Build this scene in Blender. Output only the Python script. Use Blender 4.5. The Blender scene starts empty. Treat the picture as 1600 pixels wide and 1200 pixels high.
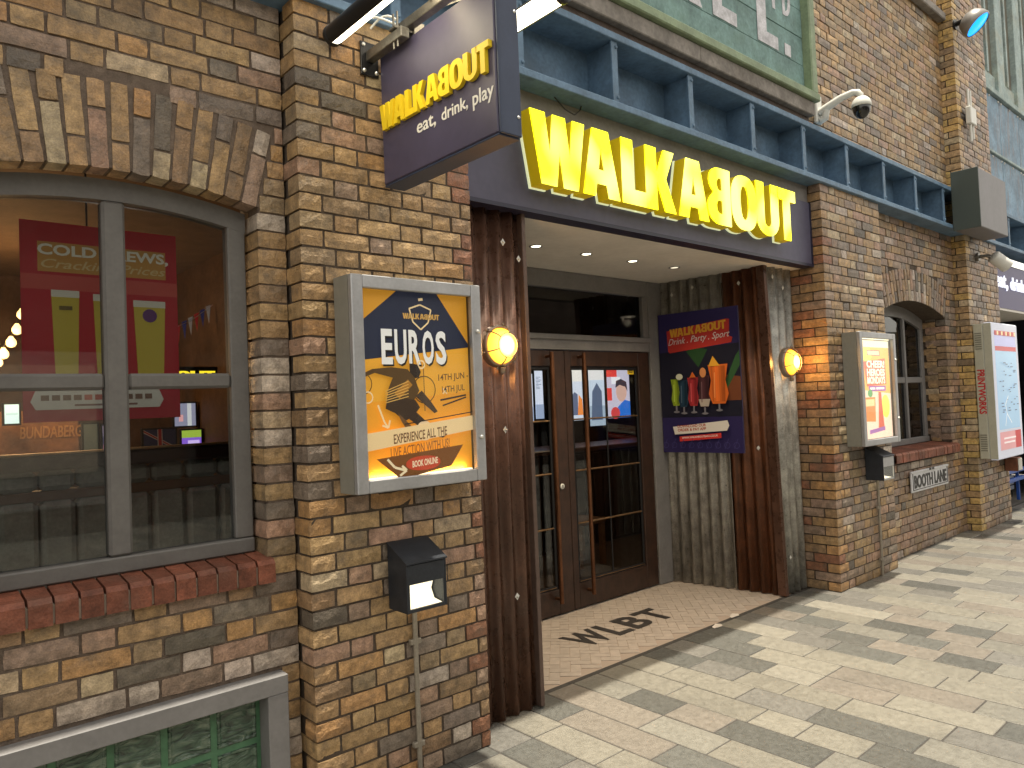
import bpy, math, random
import numpy as np
from mathutils import Matrix, Vector
R = math.radians
sc = bpy.context.scene
COL = sc.collection
rng = random.Random(7)

# ------------------------------------------------------------------ camera
CAM = Vector((0.0, -2.825, 1.63))
yaw, pitch, roll = R(41.41), R(1.68), R(-2.346)
fwd = Vector((math.sin(yaw)*math.cos(pitch), math.cos(yaw)*math.cos(pitch), math.sin(pitch)))
rgt = Vector((math.cos(yaw), -math.sin(yaw), 0)); upv = rgt.cross(fwd)
rr = rgt*math.cos(roll)+upv*math.sin(roll); uu = -rgt*math.sin(roll)+upv*math.cos(roll)
cd = bpy.data.cameras.new('camera'); cam = bpy.data.objects.new('camera', cd); COL.objects.link(cam)
m = Matrix.Identity(4)
for i in range(3):
    m[i][0], m[i][1], m[i][2], m[i][3] = rr[i], uu[i], -fwd[i], CAM[i]
cam.matrix_world = m
cd.sensor_fit = 'HORIZONTAL'; cd.sensor_width = 36; cd.lens = 26.01; cd.clip_start = .05; cd.clip_end = 400
sc.camera = cam

# ------------------------------------------------------------------ world, sun, exposure
SUN_EL, SUN_FROM = R(87.55), R(180)          # light almost straight down the lane, a little from the street side
w = bpy.data.worlds.new('World'); sc.world = w; w.use_nodes = True
nt = w.node_tree; nt.nodes.clear()
sky = nt.nodes.new('ShaderNodeTexSky'); sky.sky_type = 'NISHITA'; sky.sun_disc = False
sky.sun_elevation = SUN_EL; sky.sun_rotation = SUN_FROM
hsv = nt.nodes.new('ShaderNodeHueSaturation'); hsv.inputs['Saturation'].default_value = .12
bg = nt.nodes.new('ShaderNodeBackground'); bg.inputs[1].default_value = .15
wo = nt.nodes.new('ShaderNodeOutputWorld')
nt.links.new(sky.outputs[0], hsv.inputs['Color']); warm = nt.nodes.new('ShaderNodeMixRGB'); warm.blend_type = 'MULTIPLY'; warm.inputs[0].default_value = 1; warm.inputs[2].default_value = (1, .925, .80, 1)   # lamplit lane under a canopy: a warm-white sky
nt.links.new(hsv.outputs[0], warm.inputs[1]); nt.links.new(warm.outputs[0], bg.inputs[0]); nt.links.new(bg.outputs[0], wo.inputs[0])
sl = bpy.data.lights.new('sun', 'SUN'); sl.energy = 3.4; sl.angle = R(1.2); sl.color = (1, .92, .76)
so = bpy.data.objects.new('sun', sl); COL.objects.link(so); so.location = (3, -2, 12)
sd = Vector((0, math.cos(SUN_EL), -math.sin(SUN_EL)))
so.rotation_euler = sd.to_track_quat('-Z', 'Y').to_euler()
vs = sc.view_settings
sc.display_settings.display_device = 'sRGB'
vs.view_transform = 'Standard'; vs.look = 'None'; vs.gamma = 1; vs.use_curve_mapping = False; vs.exposure = 1.22
sc.cycles.use_denoising = True
sc.cycles.use_adaptive_sampling = True; sc.cycles.adaptive_threshold = .02
sc.cycles.max_bounces = 6; sc.cycles.diffuse_bounces = 3; sc.cycles.glossy_bounces = 3
sc.cycles.transmission_bounces = 4; sc.cycles.transparent_max_bounces = 10
sc.cycles.sample_clamp_indirect = 6; sc.cycles.caustics_reflective = False; sc.cycles.caustics_refractive = False

# ------------------------------------------------------------------ materials
MATS = {}
def mat(name, col=(.5, .5, .5), rough=.6, metal=0, var=.0, vscale=8, bump=0, bscale=40, src='col', emit=0,
        ecol=None, spec=.4, stain=None, sscale=3, svec=(1, 1, 1), samt=.5, rvar=0):
    """principled material; src 'col' | 'obj' (object colour) | 'att' (colour attribute)"""
    if name in MATS: return MATS[name]
    M = bpy.data.materials.new(name); M.use_nodes = True; t = M.node_tree; N = t.nodes; L = t.links
    b = N['Principled BSDF']; b.inputs['Roughness'].default_value = rough; b.inputs['Metallic'].default_value = metal
    b.inputs['Specular IOR Level'].default_value = spec
    if src == 'obj': s = N.new('ShaderNodeObjectInfo'); c = s.outputs['Color']
    elif src == 'att':
        s = N.new('ShaderNodeAttribute'); s.attribute_name = 'Col'; c = s.outputs['Color']
    else: s = N.new('ShaderNodeRGB'); s.outputs[0].default_value = (*col, 1); c = s.outputs[0]
    raw = c
    geo = N.new('ShaderNodeNewGeometry'); pos = geo.outputs['Position']
    def noise(scale, detail=3, vec=None):
        n = N.new('ShaderNodeTexNoise'); n.inputs['Scale'].default_value = scale; n.inputs['Detail'].default_value = detail
        n.inputs['Roughness'].default_value = .62
        if vec is None: L.new(pos, n.inputs['Vector'])
        else:
            mp = N.new('ShaderNodeMapping'); mp.inputs['Scale'].default_value = vec; L.new(pos, mp.inputs[0]); L.new(mp.outputs[0], n.inputs['Vector'])
        return n.outputs['Fac']
    def ramp(f, a, b2, lo, hi):
        r = N.new('ShaderNodeMapRange'); r.inputs[1].default_value = a; r.inputs[2].default_value = b2
        r.inputs[3].default_value = lo; r.inputs[4].default_value = hi; L.new(f, r.inputs[0]); return r.outputs[0]
    def mul(c, f):
        x = N.new('ShaderNodeMixRGB'); x.blend_type = 'MULTIPLY'; x.inputs[0].default_value = 1; L.new(c, x.inputs[1]); L.new(f, x.inputs[2]); return x.outputs[0]
    if var:
        c = mul(c, ramp(noise(vscale), .3, .7, 1-var, 1+var*.6))
        c = mul(c, ramp(noise(vscale*7, 1.5), .3, .7, 1-var*.5, 1+var*.35))
    if stain:
        x = N.new('ShaderNodeMixRGB'); L.new(ramp(noise(sscale, 4, svec), .5, .68, 0, samt), x.inputs[0]); L.new(c, x.inputs[1]); x.inputs[2].default_value = (*stain, 1); c = x.outputs[0]
    L.new(c, b.inputs['Base Color'])
    if rvar: L.new(ramp(noise(vscale*2), .3, .7, max(.05, rough-rvar), min(1, rough+rvar)), b.inputs['Roughness'])
    if bump:
        bp = N.new('ShaderNodeBump'); bp.inputs['Strength'].default_value = bump; bp.inputs['Distance'].default_value = .006
        L.new(noise(bscale, 3), bp.inputs['Height']); L.new(bp.outputs[0], b.inputs['Normal'])
    if emit:
        if ecol: b.inputs['Emission Color'].default_value = (*ecol, 1)
        else: L.new(raw, b.inputs['Emission Color'])
        b.inputs['Emission Strength'].default_value = emit
    MATS[name] = M; return M

def glass_mat(name, tint=(.85, .88, .88), ior=1.5, rough=.02):
    if name in MATS: return MATS[name]
    M = bpy.data.materials.new(name); M.use_nodes = True; t = M.node_tree; N = t.nodes; L = t.links; N.clear()
    tr = N.new('ShaderNodeBsdfTransparent'); tr.inputs[0].default_value = (*tint, 1)
    gl = N.new('ShaderNodeBsdfGlossy'); gl.inputs['Roughness'].default_value = rough
    fr = N.new('ShaderNodeFresnel'); fr.inputs[0].default_value = ior
    mx = N.new('ShaderNodeMixShader'); o = N.new('ShaderNodeOutputMaterial')
    ge = N.new('ShaderNodeNewGeometry'); mr = N.new('ShaderNodeMapRange')      # same reflectance on both faces of the thin pane
    mr.inputs[3].default_value = ior; mr.inputs[4].default_value = 1/ior; L.new(ge.outputs['Backfacing'], mr.inputs[0]); L.new(mr.outputs[0], fr.inputs[0])
    L.new(fr.outputs[0], mx.inputs[0]); L.new(tr.outputs[0], mx.inputs[1]); L.new(gl.outputs[0], mx.inputs[2]); L.new(mx.outputs[0], o.inputs[0])
    MATS[name] = M; return M

M_brick = mat('brick', src='obj', rough=.5, var=.42, vscale=24, bump=.85, bscale=85, spec=.5, rvar=.18, stain=(.11, .09, .07), sscale=11, samt=.5)
M_brick_a = mat('brick_joined', src='att', rough=.5, var=.42, vscale=24, bump=.85, bscale=85, spec=.5, rvar=.18, stain=(.11, .09, .07), sscale=11, samt=.5)
M_mortar = mat('mortar', (.085, .064, .048), .9, var=.3, vscale=30, bump=.6, bscale=90)
M_paver = mat('paver', src='obj', rough=.46, var=.15, vscale=18, bump=.5, bscale=150, spec=.45, rvar=.18, stain=(.085, .08, .07), sscale=2.6, samt=.3)
M_paver_a = mat('paver_joined', src='att', rough=.46, var=.15, vscale=18, bump=.5, bscale=150, spec=.45, rvar=.18, stain=(.085, .08, .07), sscale=2.6, samt=.3)
M_grout = mat('jointing', (.055, .05, .045), .9, var=.3, vscale=20)
M_frame = mat('grey_window_paint', (.145, .14, .135), .55, var=.12, vscale=9, bump=.1)
M_framel = mat('grey_frame_paint', (.19, .185, .185), .5, var=.12, vscale=7, bump=.08)
M_alu = mat('aluminium', (.42, .43, .45), .42, .55, var=.1, vscale=12)
M_alud = mat('case_side_paint', (.26, .255, .22), .5, .2, var=.08, vscale=6)
M_black = mat('black_metal', (.018, .018, .02), .4, .3)
M_lampbody = mat('dark_lamp_body', (.035, .04, .05), .45, .4, var=.2, vscale=14)
M_steel = mat('bracket_steel', (.2, .19, .17), .42, .8, var=.3, vscale=20)
M_bolt = mat('bright_bolt', (.65, .65, .62), .35, .8)
M_navy = mat('navy_sign_panel', (.062, .056, .105), .42, spec=.5, var=.12, vscale=4)
M_navyedge = mat('navy_sign_edge', (.035, .05, .095), .5, var=.1)
M_fascia = mat('fascia_board', (.085, .083, .135), .5, var=.15, vscale=3, spec=.4)
M_fasciatrim = mat('fascia_trim', (.02, .02, .045), .4)
M_band = mat('grey_board', (.21, .20, .195), .7, var=.18, vscale=6, bump=.1)
M_blue = mat('blue_beam_paint', (.12, .205, .31), .55, var=.3, vscale=5, bump=.25, bscale=30, stain=(.08, .125, .17), sscale=4, samt=.5)
M_soffit = mat('soffit', (.74, .72, .68), .7, var=.08, vscale=3)
M_yface = mat('letter_face', (.80, .75, .01), .4, emit=1.0, ecol=(1, .86, .05))
def uneven_face(M):
    t = M.node_tree; N = t.nodes; L = t.links; b = N['Principled BSDF']; g = N.new('ShaderNodeNewGeometry'); n = N.new('ShaderNodeTexNoise')
    n.inputs['Scale'].default_value = 3.6; n.inputs['Detail'].default_value = 0; L.new(g.outputs['Position'], n.inputs['Vector'])
    r = N.new('ShaderNodeValToRGB'); e = r.color_ramp.elements; e[0].position = .40; e[0].color = (.95, .93, .004, 1); e[1].position = .64; e[1].color = (1, 1, .20, 1)
    L.new(n.outputs['Fac'], r.inputs[0]); L.new(r.outputs[0], b.inputs['Emission Color'])
uneven_face(M_yface)
M_yret = mat('letter_return', (.55, .40, .01), .45, emit=.05, ecol=(1, .76, .0))
M_halo = mat('letter_backlight', (.55, .58, .42), .5, emit=.24, ecol=(.92, 1, .60))
M_ysmall = mat('yellow_letter', (.85, .62, .02), .45)
M_white = mat('white_letter', (.75, .74, .70), .5)
M_rust = mat('rust_brown_sheet', (.115, .057, .038), .32, .3, var=.3, vscale=9, bump=.1, stain=(.05, .026, .018), sscale=2, svec=(3, 3, .8), samt=.6, rvar=.12)
M_rust2 = mat('rust_red_sheet', (.15, .056, .026), .42, .25, var=.4, vscale=8, bump=.15, stain=(.05, .025, .015), sscale=3, svec=(6, 6, .5), samt=.8, rvar=.12)
M_galv = mat('galvanised_sheet', (.37, .36, .33), .42, .35, var=.4, vscale=12, bump=.15, stain=(.085, .08, .068), sscale=4, svec=(6, 6, .9), samt=.55, rvar=.15)
M_wood = mat('dark_door_wood', (.036, .017, .011), .42, var=.45, vscale=10, bump=.15, bscale=60, spec=.5, stain=(.06, .028, .017), sscale=5, svec=(9, 9, .6), samt=.4)
M_brass = mat('aged_brass', (.30, .18, .09), .38, .8, var=.3, vscale=20)
M_copper = mat('bronze_handle', (.16, .07, .035), .4, .7, var=.3)
M_amber = mat('amber_lamp_glass', (.9, .5, .06), .3, emit=1.15, ecol=(1, .50, .04))
def hot_centre(M):
    t = M.node_tree; N = t.nodes; L = t.links; b = N['Principled BSDF']; tc = N.new('ShaderNodeTexCoord'); mp = N.new('ShaderNodeMapping'); mp.inputs['Scale'].default_value = (1, 0, 1)
    ln = N.new('ShaderNodeVectorMath'); ln.operation = 'LENGTH'; L.new(tc.outputs['Object'], mp.inputs[0]); L.new(mp.outputs[0], ln.inputs[0])
    r = N.new('ShaderNodeValToRGB'); e = r.color_ramp.elements; e[0].position = .02; e[0].color = (1, .86, .45, 1); e[1].position = .105; e[1].color = (.55, .19, .01, 1); q = e.new(.06); q.color = (1, .52, .05, 1)
    L.new(ln.outputs['Value'], r.inputs[0]); L.new(r.outputs[0], b.inputs['Emission Color']); b.inputs['Emission Strength'].default_value = 1.9
hot_centre(M_amber)
M_bulb = mat('bulb_core', (1, .9, .6), .3, emit=6, ecol=(1, .85, .5))
M_cage = mat('lamp_cage', (.33, .26, .2), .4, .6, var=.2)
M_warmlens = mat('lamp_lens', (.9, .85, .7), .4, emit=.55, ecol=(1, .90, .66))
M_down = mat('downlight_lens', (1, .95, .8), .3, emit=3.5, ecol=(1, .9, .62))
M_tubelens = mat('tube_lens', (1, .95, .8), .3, emit=2.6, ecol=(1, .9, .66))
M_strip = mat('strip_lamp', (1, .9, .7), .3, emit=.9, ecol=(1, .86, .55))
M_print = mat('print', src='att', rough=.38, spec=.4)
M_printlit = mat('backlit_print', src='att', rough=.4, emit=.17, spec=.4)
M_printbright = mat('bright_backlit_print', src='att', rough=.4, emit=.62, spec=.4)
M_screen = mat('screen', src='att', rough=.25, emit=.6)  # shared by the pub screens and the added reflection panels behind the doors
M_dimscreen = mat('dim_print', src='att', rough=.45, emit=0.02)
M_pane = glass_mat('window_glass', (.80, .83, .84), 1.5)
M_paneclear = glass_mat('case_glass', (.95, .96, .96), 1.3)
M_panedark = glass_mat('tinted_glass', (.34, .37, .40))
M_green = mat('green_sign_board', (.15, .25, .245), .7, var=.35, vscale=5, bump=.2, bscale=25, stain=(.12, .20, .17), sscale=4, samt=.6)
M_greenf = mat('green_sign_frame', (.20, .26, .16), .55, var=.25, vscale=8)
M_faded = mat('faded_letter_paint', (.50, .50, .54), .8, var=.3, vscale=14)
M_ledge = mat('stained_ledge', (.24, .22, .20), .8, var=.35, vscale=5, bump=.3, stain=(.10, .085, .07), sscale=3, svec=(1, 1, 1), samt=.7)
M_brownstrip = mat('brown_strip', (.10, .075, .062), .7, var=.3)
M_clad = mat('weathered_blue_cladding', (.20, .31, .42), .65, var=.35, vscale=4, bump=.15, stain=(.28, .17, .10), sscale=5, svec=(5, 5, .5), samt=.55)
M_cladg = mat('weathered_teal_timber', (.30, .38, .38), .7, var=.3, vscale=5, bump=.2, stain=(.33, .30, .2), sscale=4, samt=.4)
M_plw = mat('white_plastic', (.62, .62, .58), .4, var=.06)
M_gloss = mat('black_dome', (.008, .008, .01), .12, spec=.6)
M_bluelens = mat('blue_flood_lens', (.0, .3, .8), .3, emit=.9, ecol=(0, .28, 1))
M_cream = mat('cream_case', (.46, .45, .36), .5, var=.08)
M_whitecase = mat('white_case', (.66, .68, .76), .45, var=.04, emit=.10, ecol=(.7, .78, 1))
M_greybox = mat('grey_metal_box', (.17, .165, .175), .5, .2, var=.1, vscale=3)
M_pub = mat('pub_brown', (.10, .055, .032), .7, var=.35, vscale=3)
M_pubceil = mat('pub_ceiling_paint', (.14, .09, .06), .8, var=.2)
M_bulbs = mat('string_bulb', (1, .8, .4), .3, emit=1.8, ecol=(1, .60, .20))
M_grey_up = mat('grey_upholstery', (.26, .25, .21), .9, var=.25, vscale=10, bump=.2)
M_strap = mat('brown_strap', (.12, .055, .022), .6)
M_darkrail = mat('dark_rail', (.028, .010, .009), .4)
M_opp = mat('opposite_brick', (.20, .15, .12), .8, var=.4, vscale=2)
M_oppw = mat('opposite_shop_panel', (.62, .62, .60), .6, var=.15)
M_shopglow = mat('added_shop_glow', (.7, .6, .45), .7, emit=.22, ecol=(1, .86, .66), var=.3)
M_tile = mat('porch_tile', src='att', rough=.55, var=.15, vscale=20, bump=.15, bscale=90, spec=.4, rvar=.1)
M_dark = mat('dark_tile', (.035, .030, .028), .5, var=.3, vscale=30)
M_red = mat('red_brick', src='obj', rough=.6, var=.45, vscale=18, bump=.7, bscale=70, spec=.35, stain=(.10, .06, .045), sscale=9, samt=.6)
M_conduit = mat('conduit', (.30, .27, .22), .5, .4, var=.2, vscale=15)
M_blockg = mat('green_glass_block', (.04, .085, .055), .12, spec=.7)
def wavy_glass(M):
    t = M.node_tree; N = t.nodes; L = t.links; b = N['Principled BSDF']
    g = N.new('ShaderNodeNewGeometry'); mp = N.new('ShaderNodeMapping'); mp.inputs['Rotation'].default_value = (0, 1.0, 0); mp.inputs['Scale'].default_value = (6, 6, 18)
    n = N.new('ShaderNodeTexNoise'); n.inputs['Scale'].default_value = 1.6; n.inputs['Detail'].default_value = 3; n.inputs['Distortion'].default_value = 1.6
    L.new(g.outputs['Position'], mp.inputs[0]); L.new(mp.outputs[0], n.inputs['Vector'])
    r = N.new('ShaderNodeValToRGB'); e = r.color_ramp.elements; e[0].position = .36; e[0].color = (.025, .045, .030, 1); e[1].position = .70; e[1].color = (.17, .22, .16, 1)
    m_ = e.new(.5); m_.color = (.06, .115, .075, 1); L.new(n.outputs['Fac'], r.inputs[0]); L.new(r.outputs[0], b.inputs['Base Color'])
    bp = N.new('ShaderNodeBump'); bp.inputs['Strength'].default_value = .9; bp.inputs['Distance'].default_value = .02; L.new(n.outputs['Fac'], bp.inputs['Height']); L.new(bp.outputs[0], b.inputs['Normal'])
wavy_glass(M_blockg)
M_blockj = mat('green_block_joint', (.085, .21, .115), .35, var=.25)

# ------------------------------------------------------------------ mesh helpers
class MB:
    def __init__(s): s.v = []; s.f = []; s.c = []; s.sm = []
    def add(s, vs, fs, col=None, smooth=False):
        o = len(s.v); s.v += [tuple(p) for p in vs]
        for f in fs: s.f.append(tuple(i+o for i in f)); s.c.append(col); s.sm.append(smooth)
        return s
    def box(s, x0, x1, y0, y1, z0, z1, col=None):
        v = [(x, y, z) for z in (z0, z1) for y in (y0, y1) for x in (x0, x1)]
        return s.add(v, [(0, 2, 3, 1), (4, 5, 7, 6), (0, 1, 5, 4), (2, 6, 7, 3), (0, 4, 6, 2), (1, 3, 7, 5)], col)
    def bbox(s, x0, x1, y0, y1, z0, z1, b=.004, col=None):
        """box with all edges chamfered"""
        X, Y, Z = (x0, x1), (y0, y1), (z0, z1); v = []; idx = {}
        for i in (0, 1):
            for j in (0, 1):
                for k in (0, 1):
                    sx, sy, sz = (1, -1)[i], (1, -1)[j], (1, -1)[k]
                    for a in range(3):
                        p = [X[i]+sx*b, Y[j]+sy*b, Z[k]+sz*b]; p[a] = (X[i], Y[j], Z[k])[a]
                        idx[i, j, k, a] = len(v); v.append(p)
        g = lambda i, j, k, a: idx[i, j, k, a]; f = []
        for i in (0, 1): q = [g(i, 0, 0, 0), g(i, 1, 0, 0), g(i, 1, 1, 0), g(i, 0, 1, 0)]; f.append(q if i else q[::-1])
        for j in (0, 1): q = [g(0, j, 0, 1), g(0, j, 1, 1), g(1, j, 1, 1), g(1, j, 0, 1)]; f.append(q if j else q[::-1])
        for k in (0, 1): q = [g(0, 0, k, 2), g(1, 0, k, 2), g(1, 1, k, 2), g(0, 1, k, 2)]; f.append(q if k else q[::-1])
        for i in (0, 1):
            for j in (0, 1): f.append((g(i, j, 0, 0), g(i, j, 1, 0), g(i, j, 1, 1), g(i, j, 0, 1)))
            for k in (0, 1): f.append((g(i, 0, k, 0), g(i, 0, k, 2), g(i, 1, k, 2), g(i, 1, k, 0)))
        for j in (0, 1):
            for k in (0, 1): f.append((g(0, j, k, 1), g(1, j, k, 1), g(1, j, k, 2), g(0, j, k, 2)))
        for i in (0, 1):
            for j in (0, 1):
                for k in (0, 1): f.append((g(i, j, k, 0), g(i, j, k, 1), g(i, j, k, 2)))
        return s.add(v, f, col)
    def tube(s, pts, r, n=10, col=None, caps=True):
        pts = [Vector(p) for p in pts]; rs = r if isinstance(r, (list, tuple)) else [r]*len(pts); v = []; f = []
        ref = Vector((0.123, .31, .94))
        for i, p in enumerate(pts):
            d = (pts[min(i+1, len(pts)-1)]-pts[max(i-1, 0)]).normalized()
            a = d.cross(ref).normalized(); b = d.cross(a)
            for k in range(n):
                t = 2*math.pi*k/n; v.append(p+(a*math.cos(t)+b*math.sin(t))*rs[i])
        for i in range(len(pts)-1):
            for k in range(n): f.append((i*n+k, i*n+(k+1) % n, (i+1)*n+(k+1) % n, (i+1)*n+k))
        s.add(v, f, col, True)
        if caps: s.add(v[:n], [tuple(range(n))[::-1]], col); s.add(v[-n:], [tuple(range(n))], col)
        return s
    def lathe(s, o, axis, prof, n=24, col=None):
        """prof: (distance along axis, radius)"""
        axis = Vector(axis).normalized(); ref = Vector((0, 0, 1)) if abs(axis.z) < .9 else Vector((1, 0, 0))
        a = axis.cross(ref).normalized(); b = axis.cross(a); o = Vector(o); v = []; f = []
        for h, r in prof:
            for k in range(n):
                t = 2*math.pi*k/n; v.append(o+axis*h+(a*math.cos(t)+b*math.sin(t))*max(r, 1e-4))
        for i in range(len(prof)-1):
            for k in range(n): f.append((i*n+k, i*n+(k+1) % n, (i+1)*n+(k+1) % n, (i+1)*n+k))
        return s.add(v, f, col, True)
    def prism(s, poly, o, ux, uy, d, col=None):
        """poly in (ux, uy), from o, thickness d along ux x uy"""
        o, ux, uy = Vector(o), Vector(ux), Vector(uy); uz = ux.cross(uy); n = len(poly)
        v = [o+ux*p[0]+uy*p[1] for p in poly]+[o+ux*p[0]+uy*p[1]+uz*d for p in poly]
        f = [tuple(range(n))[::-1], tuple(range(n, 2*n))]+[(i, (i+1) % n, n+(i+1) % n, n+i) for i in range(n)]
        return s.add(v, f, col)
    def mesh(s, name, org=(0, 0, 0)):
        me = bpy.data.meshes.new(name)
        me.from_pydata([(p[0]-org[0], p[1]-org[1], p[2]-org[2]) for p in s.v], [], s.f)
        me.polygons.foreach_set('use_smooth', s.sm)
        if any(c is not None for c in s.c):
            ca = me.color_attributes.new('Col', 'FLOAT_COLOR', 'CORNER'); arr = []
            for f, c in zip(s.f, s.c): arr += list((*(c or (.5, .5, .5)), 1))*len(f)
            ca.data.foreach_set('color', arr)
        me.update(); return me

ORG = {}
def thing(name, label, cat, loc, group=None):
    o = bpy.data.objects.new(name, None); COL.objects.link(o); o.location = loc; o.empty_display_size = .05
    o['label'] = label; o['category'] = cat
    if group: o['group'] = group
    ORG[o.name] = Vector(loc); return o
def part(name, mb, M, parent, label=None, kind=None):
    org = ORG[parent.name]; o = bpy.data.objects.new(name, mb.mesh(name, org)); COL.objects.link(o)
    o.data.materials.append(M); o.parent = parent; ORG[o.name] = org
    if label: o['label'] = label
    if kind: o['kind'] = kind
    return o
def single(name, mb, M, label, cat, group=None, org=(0, 0, 0)):
    o = bpy.data.objects.new(name, mb.mesh(name, org)); COL.objects.link(o); o.location = org; o.data.materials.append(M)
    o['label'] = label; o['category'] = cat; ORG[o.name] = Vector(org)
    if group: o['group'] = group
    return o
def structure(name, mb, M):
    o = bpy.data.objects.new(name, mb.mesh(name)); COL.objects.link(o); o.data.materials.append(M); o['kind'] = 'structure'
    ORG[o.name] = Vector((0, 0, 0)); return o
def lamp(name, kind, loc, energy, col, parent, **kw):
    l = bpy.data.lights.new(name, kind); l.energy = energy; l.color = col
    o = bpy.data.objects.new(name, l); COL.objects.link(o); o.parent = parent; o.location = Vector(loc)-ORG[parent.name]
    aim = kw.pop('aim', None)
    for k, v in kw.items(): setattr(l, k, v)
    if aim is not None: o.rotation_euler = Vector(aim).to_track_quat('-Z', 'Y').to_euler()
    return o

# ------------------------------------------------------------------ 2-D shapes and lettering
TS = bpy.data.scenes.new('lettering_workbench')
def _conv(cu):
    o = bpy.data.objects.new('tmp', cu); TS.collection.objects.link(o)
    vl = TS.view_layers[0]; vl.update(); dg = vl.depsgraph; me = bpy.data.meshes.new_from_object(o.evaluated_get(dg))
    v = [tuple(p.co) for p in me.vertices]; f = [tuple(p.vertices) for p in me.polygons]
    bpy.data.objects.remove(o); bpy.data.curves.remove(cu); bpy.data.meshes.remove(me); return v, f
def shape(loops, ext=0):
    cu = bpy.data.curves.new('s', 'CURVE'); cu.dimensions = '2D'; cu.fill_mode = 'BOTH'; cu.extrude = ext
    for lp in loops:
        sp = cu.splines.new('POLY'); sp.points.add(len(lp)-1)
        for p, q in zip(sp.points, lp): p.co = (q[0], q[1], 0, 1)
        sp.use_cyclic_u = True
    return _conv(cu)
TXT = {}
def text2d(s, bold=0.0, shear=0, ext=0, space=1.0):
    k = (s, bold, shear, ext, space)
    if k in TXT: return TXT[k]
    cu = bpy.data.curves.new('t', 'FONT'); cu.body = s; cu.size = 1; cu.offset = bold; cu.shear = shear; cu.extrude = ext
    cu.space_character = space; cu.resolution_u = 3
    TXT[k] = _conv(cu); return TXT[k]
def fit(vf, x0, y0, x1, y1):
    v, f = vf
    if not v: return v, f
    a = min(p[0] for p in v); b = max(p[0] for p in v); c = min(p[1] for p in v); d = max(p[1] for p in v)
    sx = (x1-x0)/(b-a); sy = (y1-y0)/(d-c)
    return [(x0+(p[0]-a)*sx, y0+(p[1]-c)*sy, p[2]) for p in v], f
def arc(cx, cy, rx, ry, a0, a1, n=8): return [(cx+rx*math.cos(R(a0+(a1-a0)*i/n)), cy+ry*math.sin(R(a0+(a1-a0)*i/n))) for i in range(n+1)]
def sell(cx, cy, rx, ry, e=2.6, n=32):
    o = []
    for i in range(n):
        t = 2*math.pi*i/n; c, s_ = math.cos(t), math.sin(t)
        o.append((cx+rx*math.copysign(abs(c)**(2/e), c), cy+ry*math.copysign(abs(s_)**(2/e), s_)))
    return o
_B = [[(0, 0), (0, 1), (.5, 1)]+arc(.5, .76, .42, .24, 90, -55, 8)+arc(.52, .28, .48, .28, 55, -90, 9),
      [(.36, .60), (.36, .82), (.47, .82)]+arc(.47, .71, .12, .11, 80, -80, 5)+[(.47, .60)], [(.36, .19), (.36, .43), (.49, .43)]+arc(.49, .31, .13, .12, 80, -80, 5)+[(.49, .19)]]
GLY = {
 'W': [[(0, 1), (.26, 1), (.335, .42), (.40, 1), (.63, 1), (.70, .42), (.77, 1), (1, 1), (.84, 0), (.575, 0), (.51, .50), (.44, 0), (.17, 0)]],
 'A': [[(0, 0), (.28, 1), (.72, 1), (1, 0), (.69, 0), (.64, .19), (.36, .19), (.31, 0)], [(.42, .40), (.5, .74), (.58, .40)]],
 'L': [[(0, 0), (0, 1), (.45, 1), (.45, .23), (1, .23), (1, 0)]],
 'K': [[(0, 0), (0, 1), (.36, 1), (.36, .60), (.62, 1), (.99, 1), (.68, .53), (1, 0), (.62, 0), (.36, .46), (.36, 0)]],
 'B': [[(1-x, y) for x, y in lp] for lp in _B],
 'O': [sell(.5, .5, .5, .5, 2.5), sell(.5, .5, .155, .31, 2.4)],
 'U': [[(0, 1), (.34, 1), (.34, .30)]+arc(.5, .27, .16, .10, 180, 360, 6)+[(.66, .30), (.66, 1), (1, 1), (1, .32)]+arc(.5, .32, .5, .32, 0, -180, 12)+[(0, .32)]],
 'T': [[(0, .78), (0, 1), (1, 1), (1, .78), (.68, .78), (.68, 0), (.32, 0), (.32, .78)]]}
WORD = [('W', 0, .149), ('A', .141, .252), ('L', .262, .344), ('K', .342, .447), ('A', .460, .577), ('B', .574, .674), ('O', .679, .797), ('U', .796, .907), ('T', .902, 1.0)]
def put(mb, vf, o, ux, uy, col=None, lift=0):
    o, ux, uy = Vector(o), Vector(ux), Vector(uy); uz = ux.cross(uy)
    mb.add([o+ux*p[0]+uy*p[1]+uz*(p[2]+lift) for p in vf[0]], vf[1], col)

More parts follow.
